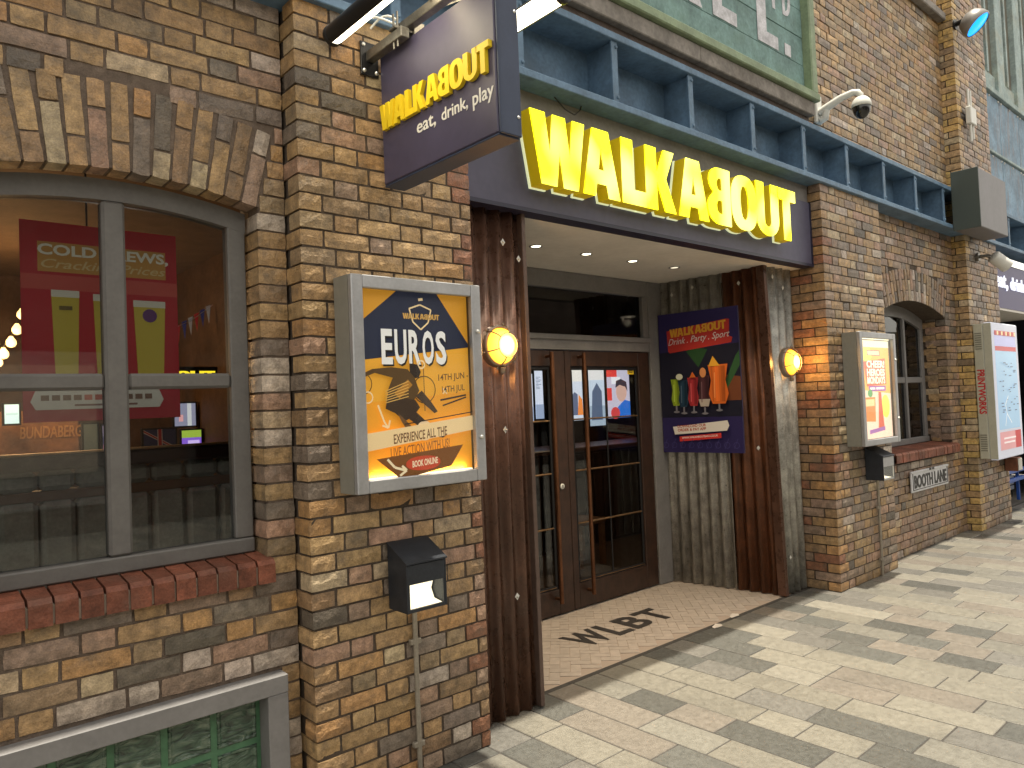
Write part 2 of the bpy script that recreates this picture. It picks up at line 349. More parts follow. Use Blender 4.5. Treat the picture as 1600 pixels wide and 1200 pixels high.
class Art:
    """flat print: coloured shapes in 0..1 x 0..1, each laid a hair above the last"""
    def __init__(s, o, ux, uy, w, h): s.o, s.ux, s.uy, s.w, s.h = Vector(o), Vector(ux), Vector(uy), w, h; s.mb = MB(); s.k = 0
    def _put(s, vf, col):
        s.k += 1; put(s.mb, ([(p[0]*s.w, p[1]*s.h, 0) for p in vf[0]], vf[1]), s.o, s.ux, s.uy, col, .0004*s.k)
    def rect(s, x0, y0, x1, y1, col): s._put(([(x0, y0), (x1, y0), (x1, y1), (x0, y1)], [(0, 1, 2, 3)]), col); return s
    def poly(s, pts, col): s._put(shape([pts]), col); return s
    def loops(s, lps, col): s._put(shape(lps), col); return s
    def ring(s, cx, cy, r, t, col, a0=0, a1=360):
        k = s.w/s.h; n = 20
        v = arc(cx, cy, r, r*k, a0, a1, n)+arc(cx, cy, r-t, (r-t)*k, a0, a1, n); s._put((v, [(i, i+1, n+2+i, n+1+i) for i in range(n)]), col); return s
    def line(s, pts, t, col):
        k = s.w/s.h
        for (a, b), (c, d) in zip(pts, pts[1:]):
            dx, dy = c-a, (d-b)/k; l = math.hypot(dx, dy) or 1; nx, ny = -dy/l*t/2, dx/l*t/2*k
            s._put(([(a-nx, b-ny), (c-nx, d-ny), (c+nx, d+ny), (a+nx, b+ny)], [(0, 1, 2, 3)]), col)
        return s
    def text(s, t, x0, y0, x1, y1, col, bold=0, shear=0, slope=0):
        v, f = fit(text2d(t, bold, shear), x0, y0, x1, y1); v = [(p[0], p[1]+(p[0]-x0)*slope, 0) for p in v]; s._put((v, f), col); return s
    def word(s, x0, y0, x1, y1, col, slope=0):
        for ch, a, b in WORD:
            v, f = fit(shape(GLY[ch]), x0+(x1-x0)*a, y0, x0+(x1-x0)*b, y1); s._put(([(p[0], p[1]+(p[0]-x0)*slope) for p in v], f), col)
        return s
    def build(s, name, M, parent, label=None): return part(name, s.mb, M, parent, label)

# ------------------------------------------------------------------ bricks
def brick_mesh(w, h, d, seed, nx=4, edge=.0028):
    r = random.Random(seed); mb = MB(); g = []
    for k in range(3):
        for i in range(nx+1):
            b = k in (0, 2) or i in (0, nx)
            x = -w/2+w*i/nx; z = -h/2+h*k/2
            if not b: x += r.uniform(-.01, .01); z += r.uniform(-.008, .008)
            else: x += r.uniform(-.0014, .0014)-(.0014 if i == nx and k != 1 else 0)+(.0014 if i == 0 and k != 1 else 0); z += r.uniform(-.0016, .0016)
            g.append((x, (edge+r.uniform(-.0012, .0022)) if b else r.uniform(-.0016, .0012), z))
    n1 = nx+1; fr = [(k*n1+i, k*n1+i+1, (k+1)*n1+i+1, (k+1)*n1+i) for k in range(2) for i in range(nx)]
    loop = [i for i in range(n1)]+[n1+nx]+[2*n1+i for i in range(nx, -1, -1)]+[n1]
    back = [(g[i][0], d, g[i][2]) for i in loop]; o = len(g); n = len(loop)
    mb.add(g+back, [], None)
    for f in fr: mb.f.append(f); mb.c.append(None); mb.sm.append(False)
    for i in range(n): mb.f.append((loop[(i+1) % n], loop[i], o+i, o+(i+1) % n)); mb.c.append(None); mb.sm.append(False)
    return mb
BM = {}
for tag_, (w_, d_) in {'S': (.215, .1025), 'H': (.1025, .1025), 'C': (.1025, .215)}.items():
    for s_ in range(6):
        mb_ = brick_mesh(w_, .065, d_, hash((w_, s_)) % 999+s_, 4 if tag_ == 'S' else 3)
        me_ = mb_.mesh('brick'); BM[tag_, s_] = (me_, mb_)
PAL = dict(buff=(.42, .275, .135), tan=(.36, .228, .108), orange=(.42, .235, .095), olive=(.275, .196, .115), grey=(.19, .158, .135), purple=(.27, .19, .145),
           pink=(.38, .235, .165), cream=(.47, .37, .24), white=(.47, .40, .345), dark=(.10, .09, .08), brown=(.26, .165, .09), red=(.24, .095, .055), yellow=(.56, .37, .12))
MIX_PIER = dict(buff=30, tan=28, orange=8, olive=12, grey=9, purple=5, pink=7, cream=8, white=2, dark=1.5, brown=5)
MIX_LEFT = dict(buff=26, tan=25, orange=9, olive=7, grey=9, purple=8, pink=9, cream=7, white=8, dark=4, brown=5)
MIX_FAR = dict(buff=6, tan=12, orange=1, olive=8, grey=15, purple=34, pink=12, cream=3, white=5, dark=4, brown=14)  # purplish shift puts the cooler light on the far bricks into their colour
MIX_UP = dict(buff=22, tan=24, orange=4, olive=12, grey=9, purple=10, pink=10, cream=12, white=5, dark=1, brown=7)
MIX_RP = dict(buff=18, tan=20, olive=14, grey=12, purple=8, pink=8, cream=14, white=5, dark=2, brown=4)
MIX_YEL_LIT = dict(yellow=30, buff=14, tan=6, olive=5, cream=6)  # yellows brightened to put light on the far pier's return into the bricks
MIX_RED = dict(red=9, brown=6, purple=3, pink=3, tan=2)
def pick(mix, r):
    k = r.choices(list(mix), list(mix.values()))[0]; c = tuple(q*.84+g_*.16 for q, g_ in zip(PAL[k], (.33, .235, .13))); f = r.uniform(.95, 1.22); return tuple(min(.8, x*f*r.uniform(.98, 1.02)) for x in c)

class Bricks:
    """collects bricks of one wall; the 300 that show largest become objects, the rest one joined part"""
    def __init__(s, root, seed): s.root = root; s.L = []; s.r = random.Random(seed)
    def add(s, c, w, h=.065, deep=False, rz=0, ry=0, mix=None, col=None, dj=0):
        s.L.append((Vector(c), w, h, deep, rz, ry, col or pick(mix, s.r), dj))
    def build(s, cap=300):
        org = ORG[s.root.name]
        def score(b):
            d = b[0]-CAM; z = d.dot(fwd)
            if z < .2: return 9e9
            x, y = d.dot(rr)/z, d.dot(uu)/z
            return z+(100 if abs(x) > .72 or abs(y) > .55 else 0)
        s.L.sort(key=score); rest = MB()
        for n, (c, w, h, deep, rz, ry, col, dj) in enumerate(s.L):
            k = ('C' if deep else 'S' if w > .155 else 'H', s.r.randrange(6)); w0 = .215 if k[0] == 'S' else .1025
            flip = s.r.random() < .5; sc_ = (w/w0, 1, h/.065)
            rot = (0, ry+(math.pi if flip else 0), rz)
            p = c+Vector((math.sin(rz), -math.cos(rz), 0))*dj
            if n < cap:
                o = bpy.data.objects.new('brick', BM[k][0]); o.parent = s.root; o.location = p-org; o.rotation_euler = rot; o.scale = sc_
                o.color = (*col, 1); COL.objects.link(o)
            else:
                Mx = Matrix.LocRotScale(p, __import__('mathutils').Euler(rot), Vector(sc_)); mb = BM[k][1]
                o_ = len(rest.v); rest.v += [tuple(Mx @ Vector(v)) for v in mb.v]
                for f, sm in zip(mb.f, mb.sm): rest.f.append(tuple(i+o_ for i in f)); rest.c.append(col); rest.sm.append(sm)
        if rest.v: part('distant_brickwork', rest, M_brick_a, s.root, kind='stuff')
for k_ in BM: BM[k_][0].materials.append(M_brick)

def wall_courses(B, u0, u1, z0, z1, Y, mix, hole=None, quoin_l=None, quoin_r=None, cornerL=0, cornerR=0, step=.075, mixfn=None):
    """Flemish bond on a wall facing the street (-Y) at plane Y. cornerL/R: extra return depth shown beyond the corner brick"""
    n = int(round((z1-z0)/step)); r = B.r
    for k in range(n):
        zc = z0+k*step+step/2
        segs = [(u0, u1)]
        if hole:
            hh = hole(zc)
            if hh: segs = [(u0, hh[0]), (hh[1], u1)]
        for a, b in segs:
            if b-a < .02: continue
            x = a; i = 0; odd = k % 2
            if hole and a != u0: odd = 1-odd
            while x < b-.012:
                w = (.215 if i % 2 else .1025) if odd else (.158 if i == 0 else .1025 if i % 2 else .215)
                w += r.uniform(-.006, .006)
                if x+w > b-.055: w = b-x
                if w > .245: w = w/2-.005
                q = mix
                if quoin_r and x+w > b-.01 and b == u1: q = quoin_r
                if quoin_l and i == 0 and a == u0: q = quoin_l
                corner = (i == 0 and (a != u0 or cornerL)) or (x+w > b-.01 and b == u1 and cornerR)
                B.add((x+w/2, Y, zc), w-.0005, deep=bool(corner and w < .13), mix=mixfn(x, zc, q) if mixfn else q, dj=r.uniform(-.003, .003))
                x += w+.010; i += 1

def arch_bricks(B, x0, x1, zs, rise, thick, Y, mix):
    """segmental arch of voussoirs, header over stretcher; returns (centre z, radius)"""
    half = (x1-x0)/2; Rr = (half*half+rise*rise)/(2*rise); cx = (x0+x1)/2; cz = zs+rise-Rr
    am = math.asin(half/Rr); n = int(round(2*am*Rr/.0675)); r = B.r
    for i in range(n):
        a = -am+(i+.5)*2*am/n; first = i % 2
        lens = [.1025, .215] if first else [.215, .1025]; d = .004
        for l in lens:
            rad = Rr+d+l/2; c = (cx+rad*math.sin(a), Y, cz+rad*math.cos(a))
            B.add(c, l, h=2*am*Rr/n-.011, ry=a-math.pi/2, mix=mix, dj=r.uniform(-.003, .003)); d += l+.009
    return cz, Rr, cx, am, thick
def arch_hole(x0, x1, zb, zs, geom):
    cz, Rr, cx, am, th = geom
    def f(z):
        if zb < z < zs+.01: return (x0, x1)
        if z >= zs+.01:
            t = (Rr+th+.014)**2-(z-cz)**2
            if t <= 0: return None
            hw = min(math.sqrt(t), (z-cz)*math.tan(am)+.008)
            if hw < .05 or z-cz > (Rr+th+.014): return None
            return (cx-hw, cx+hw)
    return f
def arch_pts(geom, rad_off, x0, x1, n=16):
    cz, Rr, cx, am, th = geom; o = []
    for i in range(n+1):
        x = x0+(x1-x0)*i/n; o.append((x, cz+math.sqrt((Rr+rad_off)**2-(x-cx)**2)))
    return o

# ================================================================== SETTING: ground, paving
g = MB(); g.box(-30, 60, -30, 30, -.4, -.035); structure('ground', g, mat('ground_earth', (.12, .11, .10), .9, var=.3))
bed = MB(); bed.box(-6, 22, -9.2, .30, -.034, -.0035); pave = structure('pavement', bed, M_grout)
PC = [((.182, .170, .142), 9), ((.166, .158, .136), 9), ((.166, .147, .125), 9), ((.135, .129, .117), 9), ((.092, .092, .084), 9), ((.076, .076, .069), 6), ((.205, .192, .162), 4)]
PM = {}
def paver_mesh(l):
    if l not in PM:
        mb = MB(); mb.bbox(-.1028, .1028, -l/2+.0035, l/2-.0035, -.02, 0, .0032); PM[l] = (mb.mesh('paver'), mb); PM[l][0].materials.append(M_paver)
    return PM[l]
pr = random.Random(21); plist = []
k0 = int((-6-2.671)/.2135)
for k in range(k0, k0+131):
    xc = 2.671+.2135*k+.10675; y = .262-pr.uniform(0, .45) if not 2.2 < xc < 5.7 else .262
    if xc > 5.7 or xc < 2.27: y = .262
    last = None
    while y > -9:
        l = pr.choice([.25, .3, .3, .4, .4, .5, .5, .6, .75]); yc = y-l/2
        if y > .25: l = pr.choice([.2, .3, .35, .5, .65]); yc = y-l/2
        while True:
            c = pr.choices([p[0] for p in PC], [p[1] for p in PC])[0]
            if not (last and last[0] < .10 and c[0] < .10): break
        last = c; f = pr.uniform(.9, 1.08); plist.append((xc, yc, l, tuple(q*f for q in c), pr.uniform(-.0015, .0012))); y -= l
def pscore(p):
    d = Vector((p[0], p[1], 0))-CAM; z = d.dot(fwd)
    if z < .3: return 999
    x, yv = d.dot(rr)/z, d.dot(uu)/z
    return z+(0 if abs(x) < .78 and abs(yv) < .60 else 100)
plist.sort(key=pscore); rest = MB()
for n, (x, y, l, c, dz) in enumerate(plist):
    me, mb = paver_mesh(l)
    if n < 300:
        o = bpy.data.objects.new('paver', me); o.parent = pave; o.location = (x, y, dz); o.color = (*c, 1); COL.objects.link(o)
    else: rest.add([(v[0]+x, v[1]+y, v[2]+dz) for v in mb.v], mb.f, c)
part('distant_pavers', rest, M_paver_a, pave, kind='stuff')
# porch floor: small tan tiles laid herringbone-wise
pb = MB(); pb.box(2.2, 5.75, .262, 1.5, -.034, -.004); porch = structure('porch_floor', pb, mat('porch_grout', (.36, .29, .235), .8))
tl = MB(); tr_ = random.Random(3)
def tile_quad(cx, cy, L, W, a):
    ca, sa = math.cos(a), math.sin(a); c = (.43, .365, .31); f = tr_.uniform(.94, 1.05); z = tr_.uniform(-.0012, .0003)
    p = [(cx+u*ca-v*sa, cy+u*sa+v*ca) for u, v in ((-L/2, -W/2), (L/2, -W/2), (L/2, W/2), (-L/2, W/2))]
    if all(2.21 < x < 5.74 and .268 < y < 1.49 for x, y in p):
        tl.add([(x, y, z) for x, y in p]+[(x, y, -.01) for x, y in p], [(0, 1, 2, 3)]+[(i, 4+i, 4+(i+1) % 4, (i+1) % 4) for i in range(4)], tuple(q*f for q in c))
W_ = .065
for i in range(-60, 90):
    for j in range(-60, 90):
        u0 = i*W_+(j*2)*W_; v0 = i*W_-(j*2)*W_
        for (du, dv, L, Wd, hor) in ((W_, .5*W_, 2*W_, W_, True), (.5*W_, 2*W_, W_, 2*W_, False)):
            u, v = u0+du, v0+dv
            x = 4.0+(u-v)*.7071; y = .9+(u+v)*.7071-0
            if 2.1 < x < 5.8 and .2 < y < 1.55: tile_quad(x, y, (2*W_-.004), W_-.004, math.pi/4 if hor else -math.pi/4)
part('porch_tiles', tl, M_tile, porch, kind='stuff')

# ================================================================== BRICK WALLS AND PIERS
def mortar(root, loops, Y, thick=.10, M=None):
    mb = MB(); put(mb, shape(loops, thick/2), (0, Y+thick/2, 0), (1, 0, 0), (0, 0, 1)); return part('mortar', mb, M or M_mortar, root)
def rect(x0, x1, z0, z1): return [(x0, z0), (x1, z0), (x1, z1), (x0, z1)]

# --- left wall with the arched window
LY = .13
t = thing('brick_wall', 'recessed buff brick wall round the big arched window on the left', 'wall', (.5, LY, 0)); B = Bricks(t, 11)
GL = arch_bricks(B, .225, 1.24, 2.488, .062, .33, LY, MIX_LEFT)
ah = arch_hole(.225, 1.24, 1.06, 2.488, GL)
def hole_l(z):
    if z < .60: return (-.45, 1.288)
    if .952 < z < 1.06: return (.165, 1.262)
    return ah(z)
wall_courses(B, -.45, 1.362, 0, 3.9, LY, MIX_LEFT, hole_l)
B.build()
ap = arch_pts(GL, .012, 1.252, .213)
mortar(t, [rect(-.45, 1.364, 0, 3.9), [(.213, 1.0), (1.252, 1.0)]+ap, rect(-.40, 1.285, .02, .585)], LY+.009, .115, mat('lighter_mortar', (.155, .118, .092), .9, var=.3, vscale=30, bump=.6, bscale=90))
# red brick-on-edge sill
t = thing('brick_sill', 'red brick-on-edge sill below the large left window', 'sill', (.72, LY, .955)); sr = random.Random(5)
def sill(root, x0, x1, yf, yb, zb, zt, n, r):
    w = (x1-x0)/n
    for i in range(n):
        mb = MB(); a, b = x0+i*w+.004, x0+(i+1)*w-.004; j = r.uniform(-.003, .003)
        mb.add([(a, yf+j, zb), (b, yf+j, zb), (b, yb, zb), (a, yb, zb), (a, yf+j, zt-.03), (b, yf+j, zt-.03), (b, yb, zt+.005), (a, yb, zt+.005), (a, yf+.014+j, zt-.012), (b, yf+.014+j, zt-.012)],
               [(0, 3, 2, 1), (0, 1, 5, 4), (4, 5, 9, 8), (8, 9, 6, 7), (2, 3, 7, 6), (1, 2, 6, 9, 5), (0, 4, 8, 7, 3)])
        o = part('brick', mb, M_red, root); f = r.uniform(.65, 1.1); o.color = (.24*f, .082*f, .048*f, 1)
    mb = MB(); mb.box(x0+.004, x1-.004, yf+.008, yb-.005, zb+.004, zt-.036); part('mortar', mb, mat('pale_mortar', (.30, .25, .20), .9, var=.2), root)
sill(t, .17, 1.258, .092, .245, .957, 1.062, 14, sr)

# --- left pier
t = thing('brick_pier', 'buff brick pier carrying the football poster case', 'pier', (1.815, 0, 0)); B = Bricks(t, 23)
wall_courses(B, 1.365, 2.265, 0, 3.36, 0, MIX_PIER, cornerL=1, quoin_r=MIX_RED, mixfn=lambda x, z, q: MIX_FAR if (z < .5 and x > 1.8 and q is MIX_PIER and rng.random() < .5) else q)
B.build()
mortar(t, [rect(1.376, 2.254, .0, 3.36)], .007, .24)
# --- right pier
t = thing('brick_pier', 'brick pier right of the entrance with the backlit drinks poster case', 'pier', (6.54, 0, 0)); B = Bricks(t, 31)
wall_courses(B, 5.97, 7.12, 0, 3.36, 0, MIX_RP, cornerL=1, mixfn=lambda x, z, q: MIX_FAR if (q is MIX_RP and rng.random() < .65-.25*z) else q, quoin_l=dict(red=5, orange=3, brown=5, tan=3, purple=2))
for k in range(45):
    zc = k*.075+.0375; y = .2275 if k % 2 else .115
    y = .2255 if (k % 2) else .1135
    w = .40-y; B.add((5.97, y+w/2, zc), w-.002, rz=-math.pi/2, mix=dict(tan=3, brown=7, red=4, purple=2), dj=0)
B.build()
mortar(t, [rect(5.981, 7.109, .0, 3.36)], .007, .40)
# --- bay with the far arched window
t = thing('brick_wall', 'recessed brick bay wall between the two right-hand piers, with the small arched window', 'wall', (8.28, .14, 0)); B = Bricks(t, 41)
GB = arch_bricks(B, 7.45, 9.10, 2.41, .135, .33, .14, MIX_FAR)
bh = arch_hole(7.45, 9.10, 1.03, 2.41, GB)
def hole_b(z):
    if .925 < z < 1.03: return (7.40, 9.13)
    return bh(z)
wall_courses(B, 7.125, 9.445, 0, 3.36, .14, MIX_FAR, hole_b)
for k in range(19):
    zc = 1.07+k*.075; y = .25 if k % 2 else .36
    if k % 2: B.add((9.10, .25+.08, zc), .158, rz=-math.pi/2, mix=MIX_UP)
    else: B.add((9.10, .25+.05, zc), .10, rz=-math.pi/2, mix=MIX_UP)
B.build()
mortar(t, [rect(7.12, 9.45, 0, 3.36), [(7.45, .97), (9.112, .97), (9.112, 2.40)]+arch_pts(GB, 0, 9.095, 7.45)], .151, .30)
t = thing('brick_sill', 'red brick sill of the small window behind the drinks poster case', 'sill', (8.28, .14, .93))
sill(t, 7.40, 9.13, .075, .36, .925, 1.03, 22, sr)
# --- far pier, carried on above the beam
t = thing('brick_pier', 'tall far brick pier carrying the white map board', 'pier', (10.0, 0, 0)); B = Bricks(t, 51)
wall_courses(B, 9.45, 10.56, 0, 6.75, 0, MIX_FAR, cornerL=1, quoin_l=MIX_YEL_LIT)
for k in range(90):
    zc = k*.075+.0375; y = .2255 if (k % 2) else .1135
    if y < .2: B.add((9.45, y+.045, zc), .085, rz=-math.pi/2, mix=MIX_YEL_LIT)
B.build(300)
mortar(t, [rect(9.461, 10.549, 0, 6.75)], .007, .42)
# --- wall above the beam
t = thing('brick_wall', 'buff brick wall above the blue steel beam beside the camera', 'wall', (7.6, .15, 3.83)); B = Bricks(t, 61)
wall_courses(B, 5.80, 9.445, 3.83, 6.75, .15, MIX_UP)
B.build()
mortar(t, [rect(5.80, 9.44, 3.83, 6.75)], .161, .25)
mb = MB(); mb.bbox(7.0, 9.44, .06, .149, 5.86, 5.95, .01); single('stone_ledge', mb, M_ledge, 'grey stone ledge running along the top of the upper brick wall', 'ledge', org=(8.2, .1, 5.86))

# ================================================================== STEEL BEAM, FASCIA, LEDGE, GREEN SIGN
t = thing('steel_beam', 'long blue painted steel beam with stiffener plates above the entrance', 'beam', (5, .1, 3.365))
mb = MB(); mb.bbox(-.7, 13.2, -.03, .21, 3.365, 3.408, .004); part('lower_flange', mb, M_blue, t)
mb = MB(); mb.bbox(-.7, 13.2, -.035, .215, 3.778, 3.822, .004); part('upper_flange', mb, M_blue, t)
mb = MB(); mb.box(-.7, 13.2, .196, .209, 3.407, 3.779); part('web', mb, M_blue, t)
for k in range(-4, 14):
    x = 2.63+.768*k
    if k < -3: continue
    mb = MB(); mb.bbox(x-.026, x+.026, -.018, -.004, 3.408, 3.778, .002); mb.box(x-.006, x+.006, -.005, .197, 3.409, 3.777); part('stiffener', mb, M_blue, t)
    for zz in (3.44, 3.745):
        mb = MB(); mb.lathe((x+.012, -.018, zz), (0, -1, 0), [(0, .011), (.006, .011), (.008, .006), (.008, 0)], 8); part('bolt', mb, M_blue, t)
# fascia sign with built-up letters
FX0, FX1, FY = 2.262, 5.965, .09
t = thing('fascia_sign', 'navy fascia sign above the doors with glowing yellow built-up WALKABOUT letters', 'sign', (4.1, FY, 2.68))
mb = MB(); mb.box(FX0, FX1, FY, FY+.09, 2.70, 3.215); part('board', mb, M_fascia, t)
mb = MB(); mb.box(FX0, FX1, FY-.006, FY+.1, 2.680, 2.702); mb.box(FX1-.018, FX1, FY-.006, FY+.08, 2.703, 3.214); part('edge_trim', mb, M_fasciatrim, t)
mb = MB(); mb.box(FX0, FX1, FY+.02, FY+.10, 3.216, 3.362); part('top_board', mb, M_band, t)
LX0, LX1, LZ0, LZ1, LF = 2.677, 5.50, 2.812, 3.205, -.02
for ch, a, b in WORD:
    x0 = LX0+(LX1-LX0)*a; x1 = LX0+(LX1-LX0)*b
    lp = [[(x0+(x1-x0)*p[0], LZ0+(LZ1-LZ0)*p[1]) for p in q] for q in GLY[ch]]
    mb = MB(); put(mb, shape(lp, .041), (0, LF+.047, 0), (1, 0, 0), (0, 0, 1)); o = part('letter', mb, M_yret, t)
    mb = MB(); put(mb, shape(lp, .003), (0, LF+.0025, 0), (1, 0, 0), (0, 0, 1)); part('letter_face', mb, M_yface, o)
    cx_, cz_ = (x0+x1)/2, (LZ0+LZ1)/2
    lp2 = [[(cx_+(p[0]-cx_)*(1.02 if i == 0 else .98), cz_+(p[1]-cz_)*(1.02 if i == 0 else .98)) for p in q] for i, q in enumerate(lp)]
    mb = MB(); put(mb, shape(lp2, .007), (0, FY-.011, 0), (1, 0, 0), (0, 0, 1)); part('backlight', mb, M_halo, o)
mb = MB(); mb.tube([(2.95, .06, 3.355), (3.02, .05, 3.30), (3.10, .05, 3.285), (3.16, .06, 3.33), (3.18, .07, 3.36)], .004, 6)
single('loose_cable', mb, M_black, 'thin black cable drooping under the beam above the fascia letters', 'cable', org=(3.05, .05, 3.28))
# ledge above the beam
t = thing('stained_ledge', 'grey stained ledge between the blue beam and the green painted sign', 'ledge', (3.2, 0, 3.83))
mb = MB(); mb.box(-.5, 5.90, .03, .16, 3.824, 3.905); part('lower_strip', mb, M_brownstrip, t)
for i in range(4):
    mb = MB(); a = -.5+1.6*i; mb.bbox(a+.002, a+1.598 if i < 3 else 5.915, -.02, .15, 3.906, 4.018, .006); part('ledge_stone', mb, M_ledge, t)
# green painted sign
t = thing('painted_sign', 'weathered green plank sign with faded white capitals above the beam', 'sign', (3.2, .05, 4.02))
for k in range(7):
    mb = MB(); z = 4.09+k*.232; mb.bbox(-.4, 5.86, .03+.002*(k % 2), .07, z+.0015, z+.2305, .003); part('plank', mb, M_green, t)
mb = MB(); mb.bbox(-.45, 5.955, -.055, .12, 4.022, 4.088, .008); mb.bbox(5.862, 5.955, -.04, .12, 4.0885, 5.75, .01); part('frame', mb, M_greenf, t)
ART = MB()
for lp in ([[(4.55, 4.335), (4.86, 4.335), (4.86, 4.435), (4.67, 4.435), (4.67, 4.60), (4.80, 4.60), (4.80, 4.70), (4.67, 4.70), (4.67, 4.86), (4.86, 4.86), (4.86, 4.96), (4.55, 4.96)]],
           [[(5.15, 4.335), (5.455, 4.335), (5.455, 4.437), (5.285, 4.437), (5.285, 4.96), (5.15, 4.96)]], [rect(5.555, 5.65, 4.335, 4.43)],
           [[(5.39, 4.66), (5.435, 4.66), (5.435, 4.88), (5.50, 4.88), (5.50, 4.92), (5.33, 4.92), (5.33, 4.88), (5.39, 4.88)]],
           [[(5.55, 4.66), (5.60, 4.66)]+arc(5.60, 4.79, .08, .13, -90, 90, 8)+[(5.55, 4.92)], [(5.59, 4.70)]+arc(5.60, 4.79, .04, .09, -80, 80, 6)+[(5.59, 4.88)]],
           [[(4.02, 4.335), (4.14, 4.335), (4.14, 4.55), (4.27, 4.335), (4.42, 4.335), (4.27, 4.60)]+arc(4.20, 4.78, .2, .18, -60, 90, 8)+[(4.02, 4.96)]]):
    put(ART, shape(lp, .001), (0, .0275, 0), (1, 0, 0), (0, 0, 1))
part('painted_letters', ART, M_faded, t)

# ================================================================== PORCH: ceiling, sheets, doors
t = thing('porch_ceiling', 'pale grey flat ceiling over the recessed entrance', 'ceiling', (4.1, .7, 2.68))
mb = MB(); mb.box(2.262, 5.965, .181, 1.40, 2.683, 2.75); part('board', mb, M_soffit, t)
pos_ = ['left corrugated panel', None, None, 'cocktail poster']
lab = ['recessed ceiling downlight nearest the brown corrugated panel', 'second downlight from the brown corrugated panel in the porch ceiling', 'third downlight from the brown corrugated panel in the porch ceiling', 'recessed ceiling downlight nearest the cocktail poster wall']
for i, x in enumerate((3.38, 3.87, 4.38, 4.90)):
    t = thing('downlight', lab[i], 'downlight', (x, .71, 2.68), 'porch downlights')
    mb = MB(); mb.lathe((x, .71, 2.684), (0, 0, -1), [(0, .046), (.006, .046), (.008, .042), (.004, .033), (0, .032)], 20); part('rim', mb, M_alu, t)
    mb = MB(); mb.lathe((x, .71, 2.682), (0, 0, -1), [(0, .032), (.002, .03), (.003, 0)], 16); part('lens', mb, M_down if i < 3 else M_warmlens, t)
    lamp('lamp', 'SPOT', (x, .71, 2.67), (25, 25, 19, 12)[i], (1, .80, .52), t, spot_size=R(100), spot_blend=.6, shadow_soft_size=.03, aim=(0, 0, -1))

def corrugated(name, a, b, zb, zt, M, root, pitch=.094, amp=.016, out=(0, -1), atop=None, btop=None):
    """corrugated sheet from plan point a to b (bottom), ribs upright; atop/btop give the top edge where it leans"""
    atop = atop or a; btop = btop or b; mb = MB(); L = math.hypot(b[0]-a[0], b[1]-a[1]); n = max(2, int(L/pitch*10)); pts = []
    for i in range(n+1):
        f = i/n; s = amp*math.sin(2*math.pi*f*L/pitch); row = []
        for (p, q, z) in ((a, b, zb), (atop, btop, zt)):
            x = p[0]+(q[0]-p[0])*f; y = p[1]+(q[1]-p[1])*f
            for th in (0, .0025): row.append((x+out[0]*(s-th), y+out[1]*(s-th), z))
        pts.append(row)
    v = [p for r_ in pts for p in r_]; f = []
    for i in range(n):
        o = i*4; q = o+4
        f += [(o, q, q+2, o+2), (o+1, o+3, q+3, q+1), (o+2, q+2, q+3, o+3), (o, o+1, q+1, q)]
    f += [(0, 2, 3, 1), (4*n, 4*n+1, 4*n+3, 4*n+2)]
    mb.add(v, f, None, True)
    o = part(name, mb, M, root); return o
def fixing(root, p, n, s=.016):
    n = Vector(n); mb = MB(); ux = Vector((0, 0, 1)).cross(n).normalized(); p = Vector(p)
    mb.prism([(-s, 0), (0, -s*1.25), (s, 0), (0, s*1.25)], p, ux, (0, 0, 1), .002); mb.lathe(p+n*.002, n, [(0, .006), (.005, .006), (.007, 0)], 8); part('fixing', mb, M_plw, root)
t = thing('corrugated_panel', 'dark brown corrugated metal panel left of the entrance, behind the bulkhead lamp', 'panel', (2.5, .17, 0))
corrugated('sheet', (2.268, .165), (2.735, .165), .006, 2.682, M_rust, t)
mb = MB(); mb.bbox(2.728, 2.756, .135, .19, .006, 2.681, .003); part('corner_trim', mb, mat('trim_brown', (.12, .08, .065), .5, .2, var=.2), t)
corrugated('side_sheet', (2.757, .19), (2.985, 1.285), .006, 2.682, M_rust, t, out=(1, 0))
for x, z in ((2.60, 2.51), (2.565, 1.505), (2.71, 2.43), (2.60, .62)): fixing(t, (x, .152, z), (0, -1, 0))
# right side: galvanised front, inner wall part galvanised part rust
t = thing('corrugated_panel', 'galvanised corrugated panel facing the street right of the entrance', 'panel', (5.75, .28, 0))
corrugated('sheet', (5.60, .285), (5.966, .285), .006, 2.682, M_galv, t, pitch=.098, amp=.017, atop=(5.50, .285))
for x, z in ((5.62, 2.60), (5.68, .30), (5.78, 2.52)): fixing(t, (x, .27, z), (0, -1, 0))
t = thing('corrugated_panel', 'half galvanised half rusty corrugated wall behind the cocktail poster', 'panel', (5.5, .8, 0))
nv = (-.99, -.13); corrugated('sheet', (5.452, 1.285), (5.538, .68), .006, 2.682, M_galv, t, pitch=.098, amp=.017, out=nv, btop=(5.515, .68))
o = corrugated('sheet', (5.539, .678), (5.585, .325), .006, 2.682, M_rust2, t, pitch=.098, amp=.017, out=nv, atop=(5.515, .678), btop=(5.49, .325)); o['label'] = 'rusty brown sheet next to the street'
mb = MB(); mb.add([(5.568, .262, .006), (5.612, .262, .006), (5.612, .33, .006), (5.568, .33, .006), (5.47, .262, 2.681), (5.514, .262, 2.681), (5.514, .33, 2.681), (5.47, .33, 2.681)],
                  [(0, 3, 2, 1), (4, 5, 6, 7), (0, 1, 5, 4), (1, 2, 6, 5), (2, 3, 7, 6), (3, 0, 4, 7)]); part('corner_trim', mb, M_rust, t)
for y, z in ((1.15, 2.56), (.95, 2.60), (.5, 2.57), (.42, 1.2)): fixing(t, (5.45 if y > 1.1 else 5.475 if y > .6 else 5.485 if z > 2 else 5.53, y, z), (-1, 0, 0))

